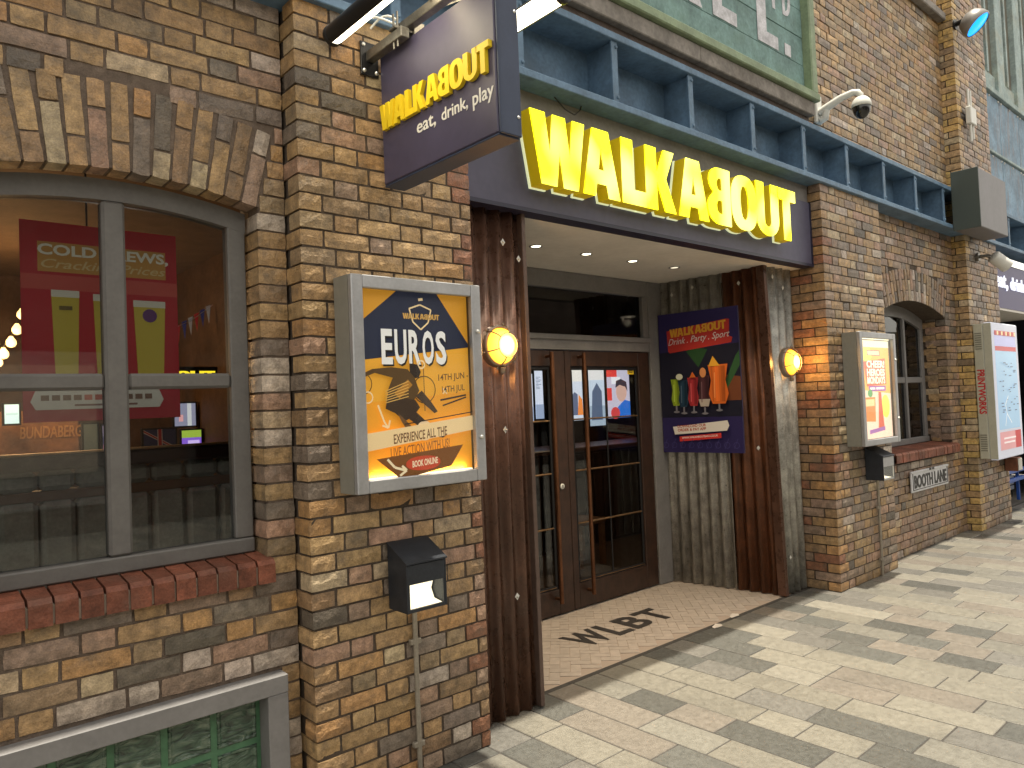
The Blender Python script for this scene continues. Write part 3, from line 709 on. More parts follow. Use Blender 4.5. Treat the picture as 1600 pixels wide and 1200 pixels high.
# doors
DY = 1.285
t = thing('door_frame', 'grey painted entrance frame with a wide fanlight over the double doors', 'door frame', (4.2, 1.3, 0))
mb = MB()
for a, b in ((2.98, 3.12), (5.26, 5.47)): mb.bbox(a, b, 1.27, 1.37, .005, 2.68, .004)
part('post', mb, M_framel, t)
mb = MB(); mb.bbox(3.121, 5.259, 1.272, 1.368, 2.055, 2.18, .004); mb.bbox(3.121, 5.259, 1.255, 1.272, 2.135, 2.176, .003); part('transom', mb, M_framel, t)
mb = MB(); mb.bbox(3.121, 5.259, 1.273, 1.368, 2.545, 2.68, .004); part('head', mb, M_framel, t)
mb = MB(); mb.bbox(5.19, 5.259, 1.28, 1.365, 2.181, 2.544, .003); mb.bbox(3.121, 3.19, 1.28, 1.365, 2.181, 2.544, .003); part('fanlight_stile', mb, M_framel, t)
mb = MB(); mb.box(3.19, 5.19, 1.315, 1.321, 2.18, 2.545); part('fanlight_pane', mb, M_panedark, t)
def door(x0, x1, gx0, gx1, hx, label, hinge):
    t = thing('door_leaf', label, 'door', ((x0+x1)/2, DY, 0), 'entrance doors')
    mb = MB(); z0, z1, g0, g1 = .012, 2.05, .20, 1.925
    mb.bbox(x0, gx0, DY, DY+.05, z0, z1, .004); mb.bbox(gx1, x1, DY, DY+.05, z0, z1, .004); part('stile', mb, M_wood, t)
    mb = MB(); mb.bbox(gx0+.001, gx1-.001, DY+.001, DY+.049, z0, g0, .004); part('bottom_rail', mb, M_wood, t)
    mb = MB(); mb.bbox(gx0+.001, gx1-.001, DY+.001, DY+.049, g1, z1, .004); part('top_rail', mb, M_wood, t)
    mb = MB()
    for a, b, c, d in ((gx0, gx1, g0, g0+.03), (gx0, gx1, g1-.03, g1), (gx0, gx0+.028, g0+.03, g1-.03), (gx1-.028, gx1, g0+.03, g1-.03)): mb.bbox(a+.001, b-.001, DY+.012, DY+.024, c+.001, d-.001, .003)
    part('glazing_bead', mb, M_black, t)
    mb = MB(); mb.box(gx0, gx1, DY+.026, DY+.032, g0, g1); part('pane', mb, M_pane, t)
    gm = (gx0+gx1)/2
    for z in (g0+.015, .67, 1.09, 1.50): mb = MB(); mb.tube([(gx0+.02, DY+.018, z), (gx1-.02, DY+.018, z)], .007, 8); part('glazing_bar', mb, M_brass, t)
    mb = MB(); mb.tube([(gm, DY+.019, g0), (gm, DY+.019, g1)], .007, 8); part('glazing_bar', mb, M_black, t)
    h = part('handle', MB().tube([(hx, DY-.06, .11), (hx, DY-.06, 2.03)], .017, 12), M_copper, t)
    for z in (.14, 2.0): part('handle_mount', MB().tube([(hx, DY-.06, z), (hx, DY+.002, z)], .013, 8), M_copper, h)
    for z in hinge: part('hinge', MB().tube([(x1-.004, DY-.006, z-.05), (x1-.004, DY-.006, z+.05)], .008, 8), M_steel, t)
    return t
d1 = door(3.124, 4.187, 3.27, 4.03, 3.99, 'left leaf of the dark wooden glazed entrance doors', ())
d2 = door(4.193, 5.255, 4.255, 5.10, 4.35, 'right leaf of the dark wooden glazed entrance doors, beside the cocktail poster', (1.75, 1.2, .3))
mb = MB(); mb.lathe((4.10, DY-.002, .985), (0, -1, 0), [(0, .022), (.006, .022), (.008, .016), (.008, 0)], 16); lk = part('lock', mb, M_plw, d1)
mb = MB(); mb.box(4.096, 4.104, DY-.0125, DY-.0105, .972, .998); part('keyhole', mb, M_black, lk)
a = Art((4.98, DY+.0245, 1.86), (1, 0, 0), (0, 0, 1), .085, .12); a.rect(0, 0, 1, 1, (.75, .50, .02)).poly([(.25, .55), (.55, .62), (.75, .85), (.7, .9), (.45, .7), (.2, .62)], (.02, .02, .02)).rect(.2, .12, .8, .18, (.1, .08, .02)).rect(.2, .25, .8, .31, (.1, .08, .02))
a.build('notice_sticker', M_dimscreen, d2, 'small yellow notice sticker')

# lettering in the porch floor
t = thing('floor_lettering', 'dark WLBT letters laid into the tan porch floor', 'lettering', (4.15, .76, 0))
for s_, x0, x1 in (('W', 3.62, 3.92), ('L', 3.95, 4.12), ('B', 4.15, 4.37), ('T', 4.38, 4.62)):
    mb = MB(); put(mb, fit(text2d(s_, .03, 0, .0006), x0, .625, x1, .905), (0, 0, .0022), (1, 0, 0), (0, 1, 0)); part('letter', mb, M_dark, t)
for i, (p, lb) in enumerate((((4.50, .25), 'white arrow-shaped floor mark nearer the left panel'), ((4.80, .30), 'white arrow-shaped floor mark nearer the galvanised panel'))):
    mb = MB(); mb.prism([(0, -.02), (.09, -.028), (.12, .0), (.10, .035), (.02, .01)], (p[0], p[1], .0016), (1, 0, 0), (0, 1, 0), .002)
    single('floor_mark', mb, mat('white_floor_mark', (.62, .56, .50), .7, var=.2, vscale=30), lb, 'floor mark', 'white floor marks at the porch edge', org=(p[0], p[1], 0))

# ================================================================== WALL LAMPS
def bulkhead(x, y, z, r, label):
    t = thing('bulkhead_lamp', label, 'lamp', (x, y, z), 'round bulkhead lamps'); o = (x, y, z); ax = (0, -1, 0)
    mb = MB(); mb.lathe(o, ax, [(0, r), (.03, r), (.042, r*.97), (.046, r*.86), (.03, r*.84)], 28); part('base', mb, M_cage, t)
    mb = MB(); mb.lathe(o, ax, [(.028, r*.84), (.05, r*.82), (.072, r*.70), (.088, r*.5), (.098, r*.25), (.1, .001)], 28); part('glass', mb, M_amber, t)
    lamp('lamp', 'POINT', (x, y-.125, z), 2.0, (1, .50, .13), t, shadow_soft_size=.04)
    mb = MB(); mb.tube([(x+math.cos(2*math.pi*k/28)*r*.56, y-.098, z+math.sin(2*math.pi*k/28)*r*.56) for k in range(29)], .0035, 6, caps=False)
    for k in range(6):
        a = 2*math.pi*(k+.3)/6; c, s = math.cos(a), math.sin(a)
        mb.tube([(x+c*r*1.06, y-.03, z+s*r*1.06), (x+c*r*.93, y-.062, z+s*r*.93), (x+c*r*.75, y-.088, z+s*r*.75), (x+c*r*.56, y-.098, z+s*r*.56)], .0035, 6)
        mb.tube([(x+c*r*.95, y-.035, z+s*r*.95), (x+c*r*1.12, y-.035, z+s*r*1.12)], .006, 6)
    part('cage', mb, M_cage, t)
    mb = MB(); mb.lathe((x, y-.04, z-r*1.0), (0, 0, -1), [(0, .02), (.03, .018), (.034, 0)], 10); part('gland', mb, M_cage, t)
bulkhead(2.52, .148, 1.945, .112, 'caged amber bulkhead lamp on the dark brown panel beside the football poster')
bulkhead(5.77, .268, 1.895, .125, 'caged amber bulkhead lamp on the galvanised panel beside the right pier')

def hood_lamp(x0, x1, z0, zf, zb, d, label, front, gx):
    t = thing('hood_lamp', label, 'lamp', ((x0+x1)/2, 0, z0), 'hooded wall lamps'); mb = MB(); y0 = -.004
    w = .006
    # side cheeks, sloping top, back
    for a in (x0, x1-w): mb.prism([(0, z0), (d, z0), (d, zf), (0, zb)], (a, y0, 0), (0, -1, 0), (0, 0, 1), -w)
    mb.add([(x0-.004, y0, zb+.001), (x1+.004, y0, zb+.001), (x1+.004, y0-d-.006, zf+.001), (x0-.004, y0-d-.006, zf+.001), (x0-.004, y0, zb+.008), (x1+.004, y0, zb+.008), (x1+.004, y0-d-.006, zf+.008), (x0-.004, y0-d-.006, zf+.008)],
           [(0, 1, 2, 3), (7, 6, 5, 4), (0, 4, 5, 1), (1, 5, 6, 2), (2, 6, 7, 3), (3, 7, 4, 0)])
    mb.box(x0+w, x1-w, y0-.008, y0, z0, zb-.004); part('housing', mb, M_lampbody, t)
    mb = MB(); mb.bbox(x0+w, x1-w, y0-d+.0, y0-d+.012, zf-(zf-z0)*.42, zf-.002, .002); part('brow', mb, front, t)
    mb = MB(); mb.box(x0+w, x1-w, y0-d+.002, y0-d+.010, z0, z0+.014); mb.box(x0+w, x0+w+.010, y0-d+.002, y0-d+.010, z0+.015, zf-(zf-z0)*.42); mb.box(x1-w-.010, x1-w, y0-d+.002, y0-d+.010, z0+.015, zf-(zf-z0)*.42); part('lens_frame', mb, front, t)
    mb = MB(); zt = zf-(zf-z0)*.40   # curved reflector inside
    pr_ = [(y0-d+.02, zt), (y0-d*.45, zt-.01), (y0-d*.30, (zt+z0)/2), (y0-d*.45, z0+.02), (y0-d+.02, z0+.012)]
    v = [(x, p[0], p[1]) for x in (x0+.012, x1-.012) for p in pr_]; n = len(pr_)
    mb.add(v, [(i, i+1, n+i+1, n+i) for i in range(n-1)]); part('reflector', mb, M_warmlens, t)
    mb = MB(); mb.box(x0+.012, x1-.012, y0-d+.004, y0-d+.007, z0+.014, zt-.004); part('lens', mb, M_paneclear, t)
    c = thing('conduit', label.split(' ')[0]+' cable conduit running down the pier below the '+('dark hooded lamp' if gx < 3 else 'silver-fronted hooded lamp'), 'conduit', (gx, 0, 0), 'wall conduits')
    part('pipe', MB().tube([(gx, -.017, .0), (gx, -.017, z0-.003)], .0115, 10), M_conduit, c)
    for z in (.15, .60):
        mb = MB(); mb.bbox(gx-.028, gx+.028, -.024, -.001, z-.012, z+.012, .003); part('clip', mb, M_conduit, c)
hood_lamp(1.722, 1.928, .768, .972, 1.048, .145, 'dark hooded wall lamp below the football poster case', M_lampbody, 1.842)
hood_lamp(6.53, 6.76, .862, 1.06, 1.135, .15, 'silver-fronted hooded wall lamp below the backlit drinks poster', M_alu, 6.73)

# ================================================================== POSTER CASES
def case(root, x0, x1, z0, z1, yf, fw, M_side, lamp_at):
    mb = MB()
    for a, b, c, d in ((x0, x0+.006, z0, z1), (x1-.006, x1, z0, z1), (x0+.006, x1-.006, z0, z0+.006), (x0+.006, x1-.006, z1-.006, z1)): mb.box(a, b, yf+.03, -.004, c, d)
    mb.box(x0+.006, x1-.006, -.010, -.004, z0+.006, z1-.006); part('body', mb, M_side, root)
    fr_ = MB()
    fr_.bbox(x0, x0+fw, yf, yf+.03, z0, z1, .004); fr_.bbox(x1-fw, x1, yf, yf+.03, z0, z1, .004)
    fr_.bbox(x0+fw+.0005, x1-fw-.0005, yf+.001, yf+.029, z0, z0+fw, .004); fr_.bbox(x0+fw+.0005, x1-fw-.0005, yf+.001, yf+.029, z1-fw, z1, .004)
    d = part('door_frame', fr_, M_alu, root)
    mb = MB(); mb.box(x0+fw, x1-fw, yf+.016, yf+.020, z0+fw, z1-fw); part('pane', mb, M_paneclear, d)
    for z in (z0+(z1-z0)*.76, z0+(z1-z0)*.22):
        mb = MB(); mb.lathe((x1-fw*.5, yf, z), (0, -1, 0), [(0, .009), (.008, .009), (.011, .005), (.011, 0)], 10); part('lock', mb, M_bolt, d)
    zz = z0+fw-.012 if lamp_at == 'bottom' else z1-fw-.004
    mb = MB(); mb.box(x0+fw+.005, x1-fw-.005, yf+.034, yf+.05, zz, zz+.016); part('strip_lamp', mb, M_strip, root)
t = thing('poster_case', 'lit aluminium wall case holding the orange football poster', 'poster case', (1.845, 0, 1.295), 'wall poster cases')
CX0, CX1, CZ0, CZ1, CYF = 1.506, 2.182, 1.293, 2.198, -.152
case(t, CX0, CX1, CZ0, CZ1, CYF, .054, M_alud, 'bottom')
a = Art((1.552, CYF+.052, 1.335), (1, 0, 0), (0, 0, 1), .584, .822)
OR = (.86, .36, .03); NV = (.022, .028, .055); YL = (.80, .44, .05); CR = (.88, .66, .36); BR = (.20, .075, .02); BK = (.03, .02, .015)
a.rect(0, 0, 1, 1, OR).poly([(0, .62), (1, .72), (1, .45), (0, .40)], (.84, .40, .04)).poly([(0, 1), (0, .80), (.36, 1)], (.70, .32, .03)).poly([(.70, 1), (1, .70), (1, 1)], (.70, .32, .03))
a.poly([(0, .80), (.36, 1), (.70, 1), (1, .72), (1, .70), (0, .62)], NV)
a.line([(.45, .9), (.55, .925), (.65, .9), (.62, .83), (.55, .79), (.48, .83), (.45, .9)], .012, CR).word(.39, .845, .72, .875, (.62, .36, .10)).line([(.53, .95), (.57, .955)], .02, CR)
for ox, oy, c in ((.012, -.010, (.015, .012, .01)), (0, 0, (.82, .80, .77))):
    x = .19
    for ch, w_ in (('E', .095), ('U', .105), ('R', .105), ('O', .105), ('S', .10)): a.text(ch, x+ox, .60+oy, x+w_+ox, .785+oy, c, .03); x += w_+.018
a.line([(.55, .60), (.55, .35)], .006, BK).ring(.55, .465, .105, .007, BK).ring(.02, .50, .08, .006, BK).ring(.53, .60, .035, .012, CR).ring(.06, .43, .045, .01, CR)
a.line([(.72, .47), (.76, .44)], .012, CR).line([(.72, .44), (.76, .47)], .012, CR).line([(.14, .39), (.19, .30), (.22, .27)], .014, CR).line([(.17, .285), (.22, .27), (.235, .31)], .014, CR)
# player in mid-stride, striking a ball
a.poly([(.42, .605), (.49, .60), (.52, .56), (.50, .53), (.46, .525), (.42, .55)], BK)
a.poly([(.0, .545), (.10, .575), (.26, .585), (.40, .575), (.46, .53), (.50, .46), (.44, .40), (.34, .375), (.24, .40), (.22, .46), (.27, .53), (.12, .555), (.0, .525)], (.10, .055, .02))
a.poly([(.22, .44), (.46, .41), (.50, .37), (.44, .325), (.36, .30), (.28, .345), (.20, .37)], (.05, .03, .018)).poly([(.28, .45), (.40, .52), (.44, .49), (.32, .42)], (.42, .19, .03))
a.poly([(.46, .43), (.52, .46), (.60, .40), (.66, .345), (.63, .335), (.55, .38)], (.06, .035, .02))
a.poly([(.36, .33), (.44, .36), (.54, .30), (.64, .235), (.74, .215), (.70, .20), (.60, .215), (.48, .27)], (.05, .03, .02)).poly([(.30, .345), (.36, .31), (.42, .27), (.44, .235), (.39, .24), (.33, .30)], (.16, .08, .03))
for i in range(6): a.line([(.20, .40+i*.012), (.40, .43+i*.016)], .006, (.75, .45, .12))
a.loops([sell(.53, .245, .075, .053, 2)], (.80, .60, .36))
for px_, py_ in ((.50, .26), (.56, .255), (.53, .225), (.49, .225), (.57, .225)): a.loops([sell(px_, py_, .018, .012, 2, 8)], BK)
a.text('14TH JUN -', .67, .50, .96, .545, (.10, .045, .02), .01, 0, .05).text('14TH JUL', .70, .435, .92, .48, (.10, .045, .02), .01, 0, .05).line([(.68, .405), (.93, .43)], .014, BK).line([(.70, .375), (.93, .418)], .012, BK)
a.poly([(0, .155), (1, .235), (1, .315), (0, .245)], (.86, .62, .32)).line([(.35, .285), (1, .335)], .008, BK)
a.text('EXPERIENCE ALL THE', .25, .185, .73, .235, (.16, .07, .03), .012, 0, .06).text('LIVE ACTION WITH US!', .22, .115, .75, .165, (.30, .11, .03), .012, 0, .06)
a.poly([(.10, .115), (.88, .155), (.76, .045), (.30, .0), ], BR).line([(.19, .11), (.25, .065), (.34, .045)], .018, (.85, .70, .45)).line([(.29, .02), (.35, .045), (.31, .07)], .018, (.85, .70, .45))
a.loops([sell(.50, .075, .155, .038, 2.2)], (.55, .07, .03)).text('BOOK ONLINE', .40, .055, .63, .09, (.88, .72, .48), .03, 0, .05)
a.build('poster', M_printlit, t, 'orange and navy football tournament poster')
lamp('lamp', 'AREA', (1.845, CYF+.045, 1.352), .45, (1, .82, .5), t, shape='RECTANGLE', size=.5, size_y=.03, aim=(0, .5, .85))

t = thing('poster_case', 'brightly backlit wall case with an orange drinks poster on the right pier', 'poster case', (6.57, 0, 1.17), 'wall poster cases')
case(t, 6.208, 6.93, 1.172, 2.128, -.155, .05, M_alud, 'top')
a = Art((6.262, -.155+.040, 1.224), (1, 0, 0), (0, 0, 1), .60, .84)
a.rect(0, 0, 1, 1, (.85, .42, .10)).rect(0, .93, 1, 1, (.95, .80, .5)).poly([(0, 0), (1, 0), (1, .45), (0, .5)], (.85, .58, .42)).loops([sell(.80, .32, .14, .12, 2)], (.95, .72, .10)).loops([sell(.22, .86, .2, .07, 2)], (.95, .72, .12))
a.rect(.25, .845, .68, .90, (.45, .08, .12)).rect(.27, .852, .66, .893, (.85, .60, .35)).poly([(.12, .78), (.85, .82), (.86, .55), (.20, .53)], (.75, .12, .06))
for s_, y in (('CHEER!', .72), ('HEROES', .635), ('MONDAYS', .555)): a.text(s_, .22, y, .82, y+.075, (.95, .85, .60), .04)
a.rect(.25, .48, .82, .535, (.30, .10, .30)).rect(.29, .497, .46, .52, (.85, .7, .6)).rect(.49, .497, .77, .52, (.85, .7, .6))
a.poly([(.10, .18), (.42, .17), (.44, .42), (.09, .42)], (.70, .22, .06)).poly([(.12, .33), (.40, .33), (.41, .40), (.12, .40)], (.9, .55, .25)).loops([sell(.28, .46, .08, .04, 2)], (.12, .30, .10))
a.poly([(.50, .09), (.70, .10), (.66, .33), (.64, .47), (.55, .47), (.54, .33)], (.55, .10, .05)).poly([(.20, .05), (.72, .075), (.72, .115), (.20, .09)], (.30, .12, .30))
a.build('poster', M_printbright, t, 'glowing orange drinks poster')
# cocktail poster on the corrugated wall
t = thing('cocktail_poster', 'navy poster of five coloured cocktails on the corrugated wall beside the doors', 'poster', (5.48, .92, 1.16))
ux = Vector((.085, -.755, 0)).normalized(); P0 = Vector((5.396, 1.262, 1.160)); uy = Vector((0, 0, 1))
mb = MB(); mb.prism([(0, 0), (.755, 0), (.755, 1.225), (0, 1.225)], P0, ux, uy, .018); part('board', mb, mat('poster_board_edge', (.09, .085, .17), .4), t)
a = Art(P0+ux.cross(uy)*.0185, ux, uy, .755, 1.225)
a.rect(0, 0, 1, 1, (.022, .016, .075)).poly([(0, .25), (1, .25), (1, .75), (0, .72)], (.010, .010, .022)).poly([(.62, .36), (1, .36), (1, .52), (.7, .55)], (.16, .05, .02)).poly([(.78, .44), (.95, .66), (1, .7), (1, .6), (.84, .44)], (.03, .09, .03)).poly([(.35, .72), (.5, .60), (.62, .72), (.5, .74)], (.02, .06, .02))
a.poly([(.11, .875), (.86, .92), (.90, .915), (.89, .80), (.93, .79), (.91, .755), (.14, .715), (.12, .73)], (.42, .032, .025))
a.word(.15, .825, .86, .885, (.62, .30, .03), .04)
a.text('Drink . Party . Sport', .13, .755, .90, .815, (.60, .55, .52), .0, .35, .035)
def glass_(cx, b, h, w, c, c2=None):
    a.line([(cx, b-.045), (cx, b+.02)], .022, (.16, .15, .17)).loops([sell(cx, b-.045, .04, .008, 2, 14)], (.16, .15, .17))
    a.poly([(cx-w*.32, b), (cx+w*.32, b), (cx+w*.5, b+h*.25), (cx+w*.36, b+h*.6), (cx+w*.5, b+h), (cx-w*.5, b+h), (cx-w*.36, b+h*.6), (cx-w*.5, b+h*.25)], c)
    if c2: a.poly([(cx-w*.32, b+.004), (cx+w*.32, b+.004), (cx+w*.48, b+h*.25), (cx-w*.48, b+h*.25)], c2)
    for q in range(7):
        u = -.36+.72*q/7; g_ = .55+.75*math.exp(-((q-2.2)/2.0)**2); a.poly([(cx+w*u*.9, b+h*.06), (cx+w*(u+.103)*.9, b+h*.06), (cx+w*(u+.103), b+h*.96), (cx+w*u, b+h*.96)], tuple(min(.8, z_*g_) for z_ in c))
    if c2: a.poly([(cx-w*.32, b+.004), (cx+w*.32, b+.004), (cx+w*.48, b+h*.25), (cx-w*.48, b+h*.25)], c2)
    a.line([(cx-w*.2, b+h*.15), (cx-w*.16, b+h*.8)], .012, tuple(min(.8, q*1.8+.05) for q in c))
glass_(.20, .335, .19, .12, (.22, .30, .02)); glass_(.30, .325, .19, .13, (.012, .035, .06)); glass_(.43, .33, .20, .14, (.30, .025, .03)); glass_(.57, .32, .22, .15, (.06, .02, .025), (.40, .34, .28)); glass_(.75, .34, .27, .24, (.62, .13, .02))
a.loops([sell(.27, .54, .045, .022, 2, 12)], (.55, .55, .42)).poly([(.40, .53), (.44, .57), (.48, .53)], (.55, .12, .02)).loops([sell(.57, .56, .04, .035, 2, 12)], (.55, .22, .08)).poly([(.64, .60), (.70, .67), (.78, .60)], (.70, .34, .03))
a.poly([(.16, .185), (.84, .225), (.86, .19), (.83, .155), (.18, .13)], (.62, .58, .52)).text('DOWNLOAD OUR', .22, .175, .58, .195, (.35, .05, .02), .03, 0, .03).text('ORDER & PAY APP', .22, .150, .58, .170, (.35, .05, .02), .03, 0, .03).poly([(.24, .115), (.76, .14), (.76, .105), (.24, .08)], (.50, .035, .03)).text('WWW.WALKABOUTBARS.CO.UK', .27, .098, .72, .112, (.7, .6, .55), .02, 0, .04)
for i in range(9): a.ring(.06+i*.11, .055, .035, .006, (.05, .04, .14)).line([(.03+i*.11, .03), (.08+i*.11, .10)], .006, (.05, .04, .14))
a.build('print', M_dimscreen, t)

# ================================================================== PROJECTING SIGN AND ITS LIGHTS
SX0, SX1 = 1.758, 1.862
t = thing('projecting_sign', 'navy projecting sign at right angles to the pier with yellow WALKABOUT letters', 'sign', (1.81, -.42, 2.63))
mb = MB(); mb.bbox(SX0, SX1, -.812, -.03, 2.632, 3.205, .004); part('panel', mb, M_navy, t)
mb = MB(); mb.bbox(SX0+.005, SX1+.004, -.826, -.8125, 2.628, 3.21, .003); mb.bbox(SX0+.004, SX1+.004, -.8124, -.028, 2.622, 2.631, .002); part('edge_band', mb, M_navyedge, t)
for zz in (2.70, 3.1): mb = MB(); mb.lathe((1.85, -.826, zz), (0, -1, 0), [(0, .006), (.004, .005), (.004, 0)], 8); part('screw', mb, M_bolt, t)
for ch, a_, b_ in WORD:
    y0, y1 = .045+.755*a_, .045+.755*b_
    lp = [[(y0+(y1-y0)*p[0], 2.862+.113*p[1]) for p in q] for q in GLY[ch]]
    mb = MB(); put(mb, shape(lp, .009), (SX0-.011, 0, 0), (0, -1, 0), (0, 0, 1)); part('letter', mb, M_ysmall, t)
for s_, u0, u1, z0_ in (('eat,', .30, .435, 2.768), ('drink,', .475, .645, 2.768), ('play', .675, .80, 2.752)):
    mb = MB(); put(mb, fit(text2d(s_, .012, 0, .001), u0, z0_, u1, 2.826), (SX0-.0015, 0, 0), (0, -1, 0), (0, 0, 1)); part('tagline_word', mb, M_white, t)
# bracket
t = thing('sign_bracket', 'steel bracket bolted to the pier carrying the projecting sign', 'bracket', (1.72, 0, 3.12))
mb = MB(); mb.bbox(1.672, 1.76, -.014, -.002, 3.118, 3.268, .002); pl = part('wall_plate', mb, M_black, t)
for x in (1.685, 1.746):
    for z in (3.135, 3.252): mb = MB(); mb.lathe((x, -.0145, z), (0, -1, 0), [(0, .0085), (.006, .0085), (.008, .004), (.008, 0)], 8); part('bolt', mb, M_bolt, pl)
mb = MB(); mb.bbox(1.695, 1.737, -.30, -.014, 3.178, 3.222, .003); part('arm', mb, M_steel, t)
mb = MB(); mb.bbox(1.735, 1.775, -.95, -.20, 3.235, 3.275, .003); part('rail', mb, M_steel, t)
mb = MB(); mb.bbox(1.685, 1.80, -.27, -.22, 3.223, 3.2345, .002); mb.bbox(1.775, 1.83, -.28, -.24, 3.2055, 3.275, .002)
for y in (-.23, -.26): mb.tube([(1.705, y, 3.15), (1.705, y, 3.30)], .005, 6)
mb.bbox(1.775, 1.83, -.80, -.75, 3.2055, 3.275, .002); part('clamp', mb, M_steel, t)
mb = MB(); mb.tube([(1.60+.018*i, -.06-.022*i, 3.285+.03*math.sin(i*.52)) for i in range(8)], .005, 6); mb.tube([(1.66+.012*i, -.12-.016*i, 3.27+.045*math.sin(i*.45)) for i in range(7)], .005, 6); part('cable', mb, M_plw, t)
def tube_light(x, y0, y1, z, aim, label):
    t = thing('sign_tube_light', label, 'lamp', (x, (y0+y1)/2, z), 'tube lights washing the projecting sign'); r = .043
    mb = MB(); n = 18; ax = Vector(aim).normalized(); side = Vector((0, 1, 0)).cross(ax).normalized()
    pts = [(-math.cos(R(q))*1, math.sin(R(q))) for q in range(-115, 116, 12)]
    v = []
    for y in (y0, y1):
        for c, s in pts: p = ax*(c*r)+side*(s*r); v.append((x+p.x, y, z+p.z))
    k = len(pts); mb.add(v, [(i, i+1, k+i+1, k+i) for i in range(k-1)], None, True)
    for y, d in ((y0, 1), (y1, -1)):
        mb.lathe((x, y, z), (0, d, 0), [(-.004, 0), (-.004, r*.9), (0, r*1.04), (.02, r*1.04), (.022, r*.96)], 18)
    part('housing', mb, M_black, t)
    mb = MB(); a0, a1 = pts[0], pts[-1]; q = [ax*(c*r*.93)+side*(s*r*.93) for c, s in (pts[0], (-math.cos(R(-150)), math.sin(R(-150))), (1.0, 0), (-math.cos(R(150)), math.sin(R(150))), pts[-1])]
    v = [(x+p.x, y, z+p.z) for y in (y0+.022, y1-.022) for p in q]; k = len(q); mb.add(v, [(i, i+1, k+i+1, k+i) for i in range(k-1)], None, True); part('lens', mb, M_tubelens, t)
    lamp('lamp', 'AREA', (x+ax.x*.05, (y0+y1)/2, z+ax.z*.05), 1.0, (1, .84, .55), t, shape='RECTANGLE', size=.06, size_y=abs(y1-y0)*.9, aim=aim)
    mb = MB(); mb.tube([(x, (y0+y1)/2, z+r), (x, (y0+y1)/2, z+.10), ((x+1.76)/2, (y0+y1)/2, z+.10), (1.76, (y0+y1)/2, 3.25)], .009, 8); part('stem', mb, M_steel, t)
tube_light(1.525, -.90, -.03, 3.232, (.75, 0, -.66), 'black tube light left of the projecting sign, nearest the window')
tube_light(2.11, -.84, -.06, 3.26, (-.75, 0, -.66), 'tube light right of the projecting sign, in front of the beam')

# ================================================================== WINDOWS
def frame_arch(geom, x0, x1, off0, off1, y0, y1, M, root, name):
    mb = MB(); a = arch_pts(geom, off0, x0, x1, 14); b = arch_pts(geom, off1, x0, x1, 14); n = len(a)
    v = [(p[0], y, p[1]) for y in (y0, y1) for p in a]+[(p[0], y, p[1]) for y in (y0, y1) for p in b]
    A0, A1, B0, B1 = 0, n, 2*n, 3*n; f = []
    for i in range(n-1): f += [(A0+i, A0+i+1, B0+i+1, B0+i), (A1+i, B1+i, B1+i+1, A1+i+1), (A0+i, A1+i, A1+i+1, A0+i+1), (B0+i, B0+i+1, B1+i+1, B1+i)]
    mb.add(v, f); return part(name, mb, M, root)
t = thing('arched_window', 'large grey four-pane arched window with the drinks banner behind it', 'window', (.73, .25, 1.06)); y0, y1 = .235, .30
frame_arch(GL, .235, 1.23, -.085, -.006, y0, y1, M_frame, t, 'head')
mb = MB(); mb.bbox(.236, 1.229, y0-.012, y1, 1.068, 1.128, .006); part('bottom_rail', mb, M_frame, t)
for a_, b_ in ((.236, .31), (1.155, 1.229)): mb = MB(); mb.bbox(a_, b_, y0+.001, y1-.001, 1.129, 2.44, .005); part('stile', mb, M_frame, t)
mb = MB(); mb.bbox(.685, .765, y0-.004, y1-.002, 1.1285, 2.465, .010); part('mullion', mb, M_frame, t)
for a_, b_ in ((.311, .684), (.766, 1.154)): mb = MB(); mb.bbox(a_, b_, y0+.003, y1-.003, 1.752, 1.812, .010); part('transom', mb, M_frame, t)
for a_, b_ in ((.311, .684), (.766, 1.154)):
    for c_, d_ in ((1.129, 1.751), (1.813, 2.46)): mb = MB(); mb.box(a_, b_, .262, .267, c_, d_); part('pane', mb, M_pane, t)
t = thing('arched_window', 'small grey multi-pane arched window beside the street name plate', 'window', (8.28, .38, 1.03)); y0, y1 = .375, .43
frame_arch(GB, 7.46, 9.085, -.13, -.006, y0, y1, M_framel, t, 'head')
mb = MB(); mb.bbox(7.461, 9.084, y0-.01, y1, 1.036, 1.10, .006); part('bottom_rail', mb, M_framel, t)
for a_, b_ in ((7.461, 7.53), (9.0, 9.084)): mb = MB(); mb.bbox(a_, b_, y0+.001, y1-.001, 1.101, 2.33, .005); part('stile', mb, M_framel, t)
for x in (8.01, 8.52): mb = MB(); mb.bbox(x, x+.045, y0-.004, y1-.002, 1.1005, 2.42, .006); part('mullion', mb, M_framel, t)
for a_, b_ in ((7.531, 8.009), (8.056, 8.519), (8.566, 8.999)):
    mb = MB(); mb.bbox(a_, b_, y0+.003, y1-.003, 1.70, 1.765, .008); part('transom', mb, M_framel, t)
    for c_, d_ in ((1.101, 1.699), (1.766, 2.42)): mb = MB(); mb.box(a_, b_, .40, .405, c_, d_); part('pane', mb, M_panedark, t)
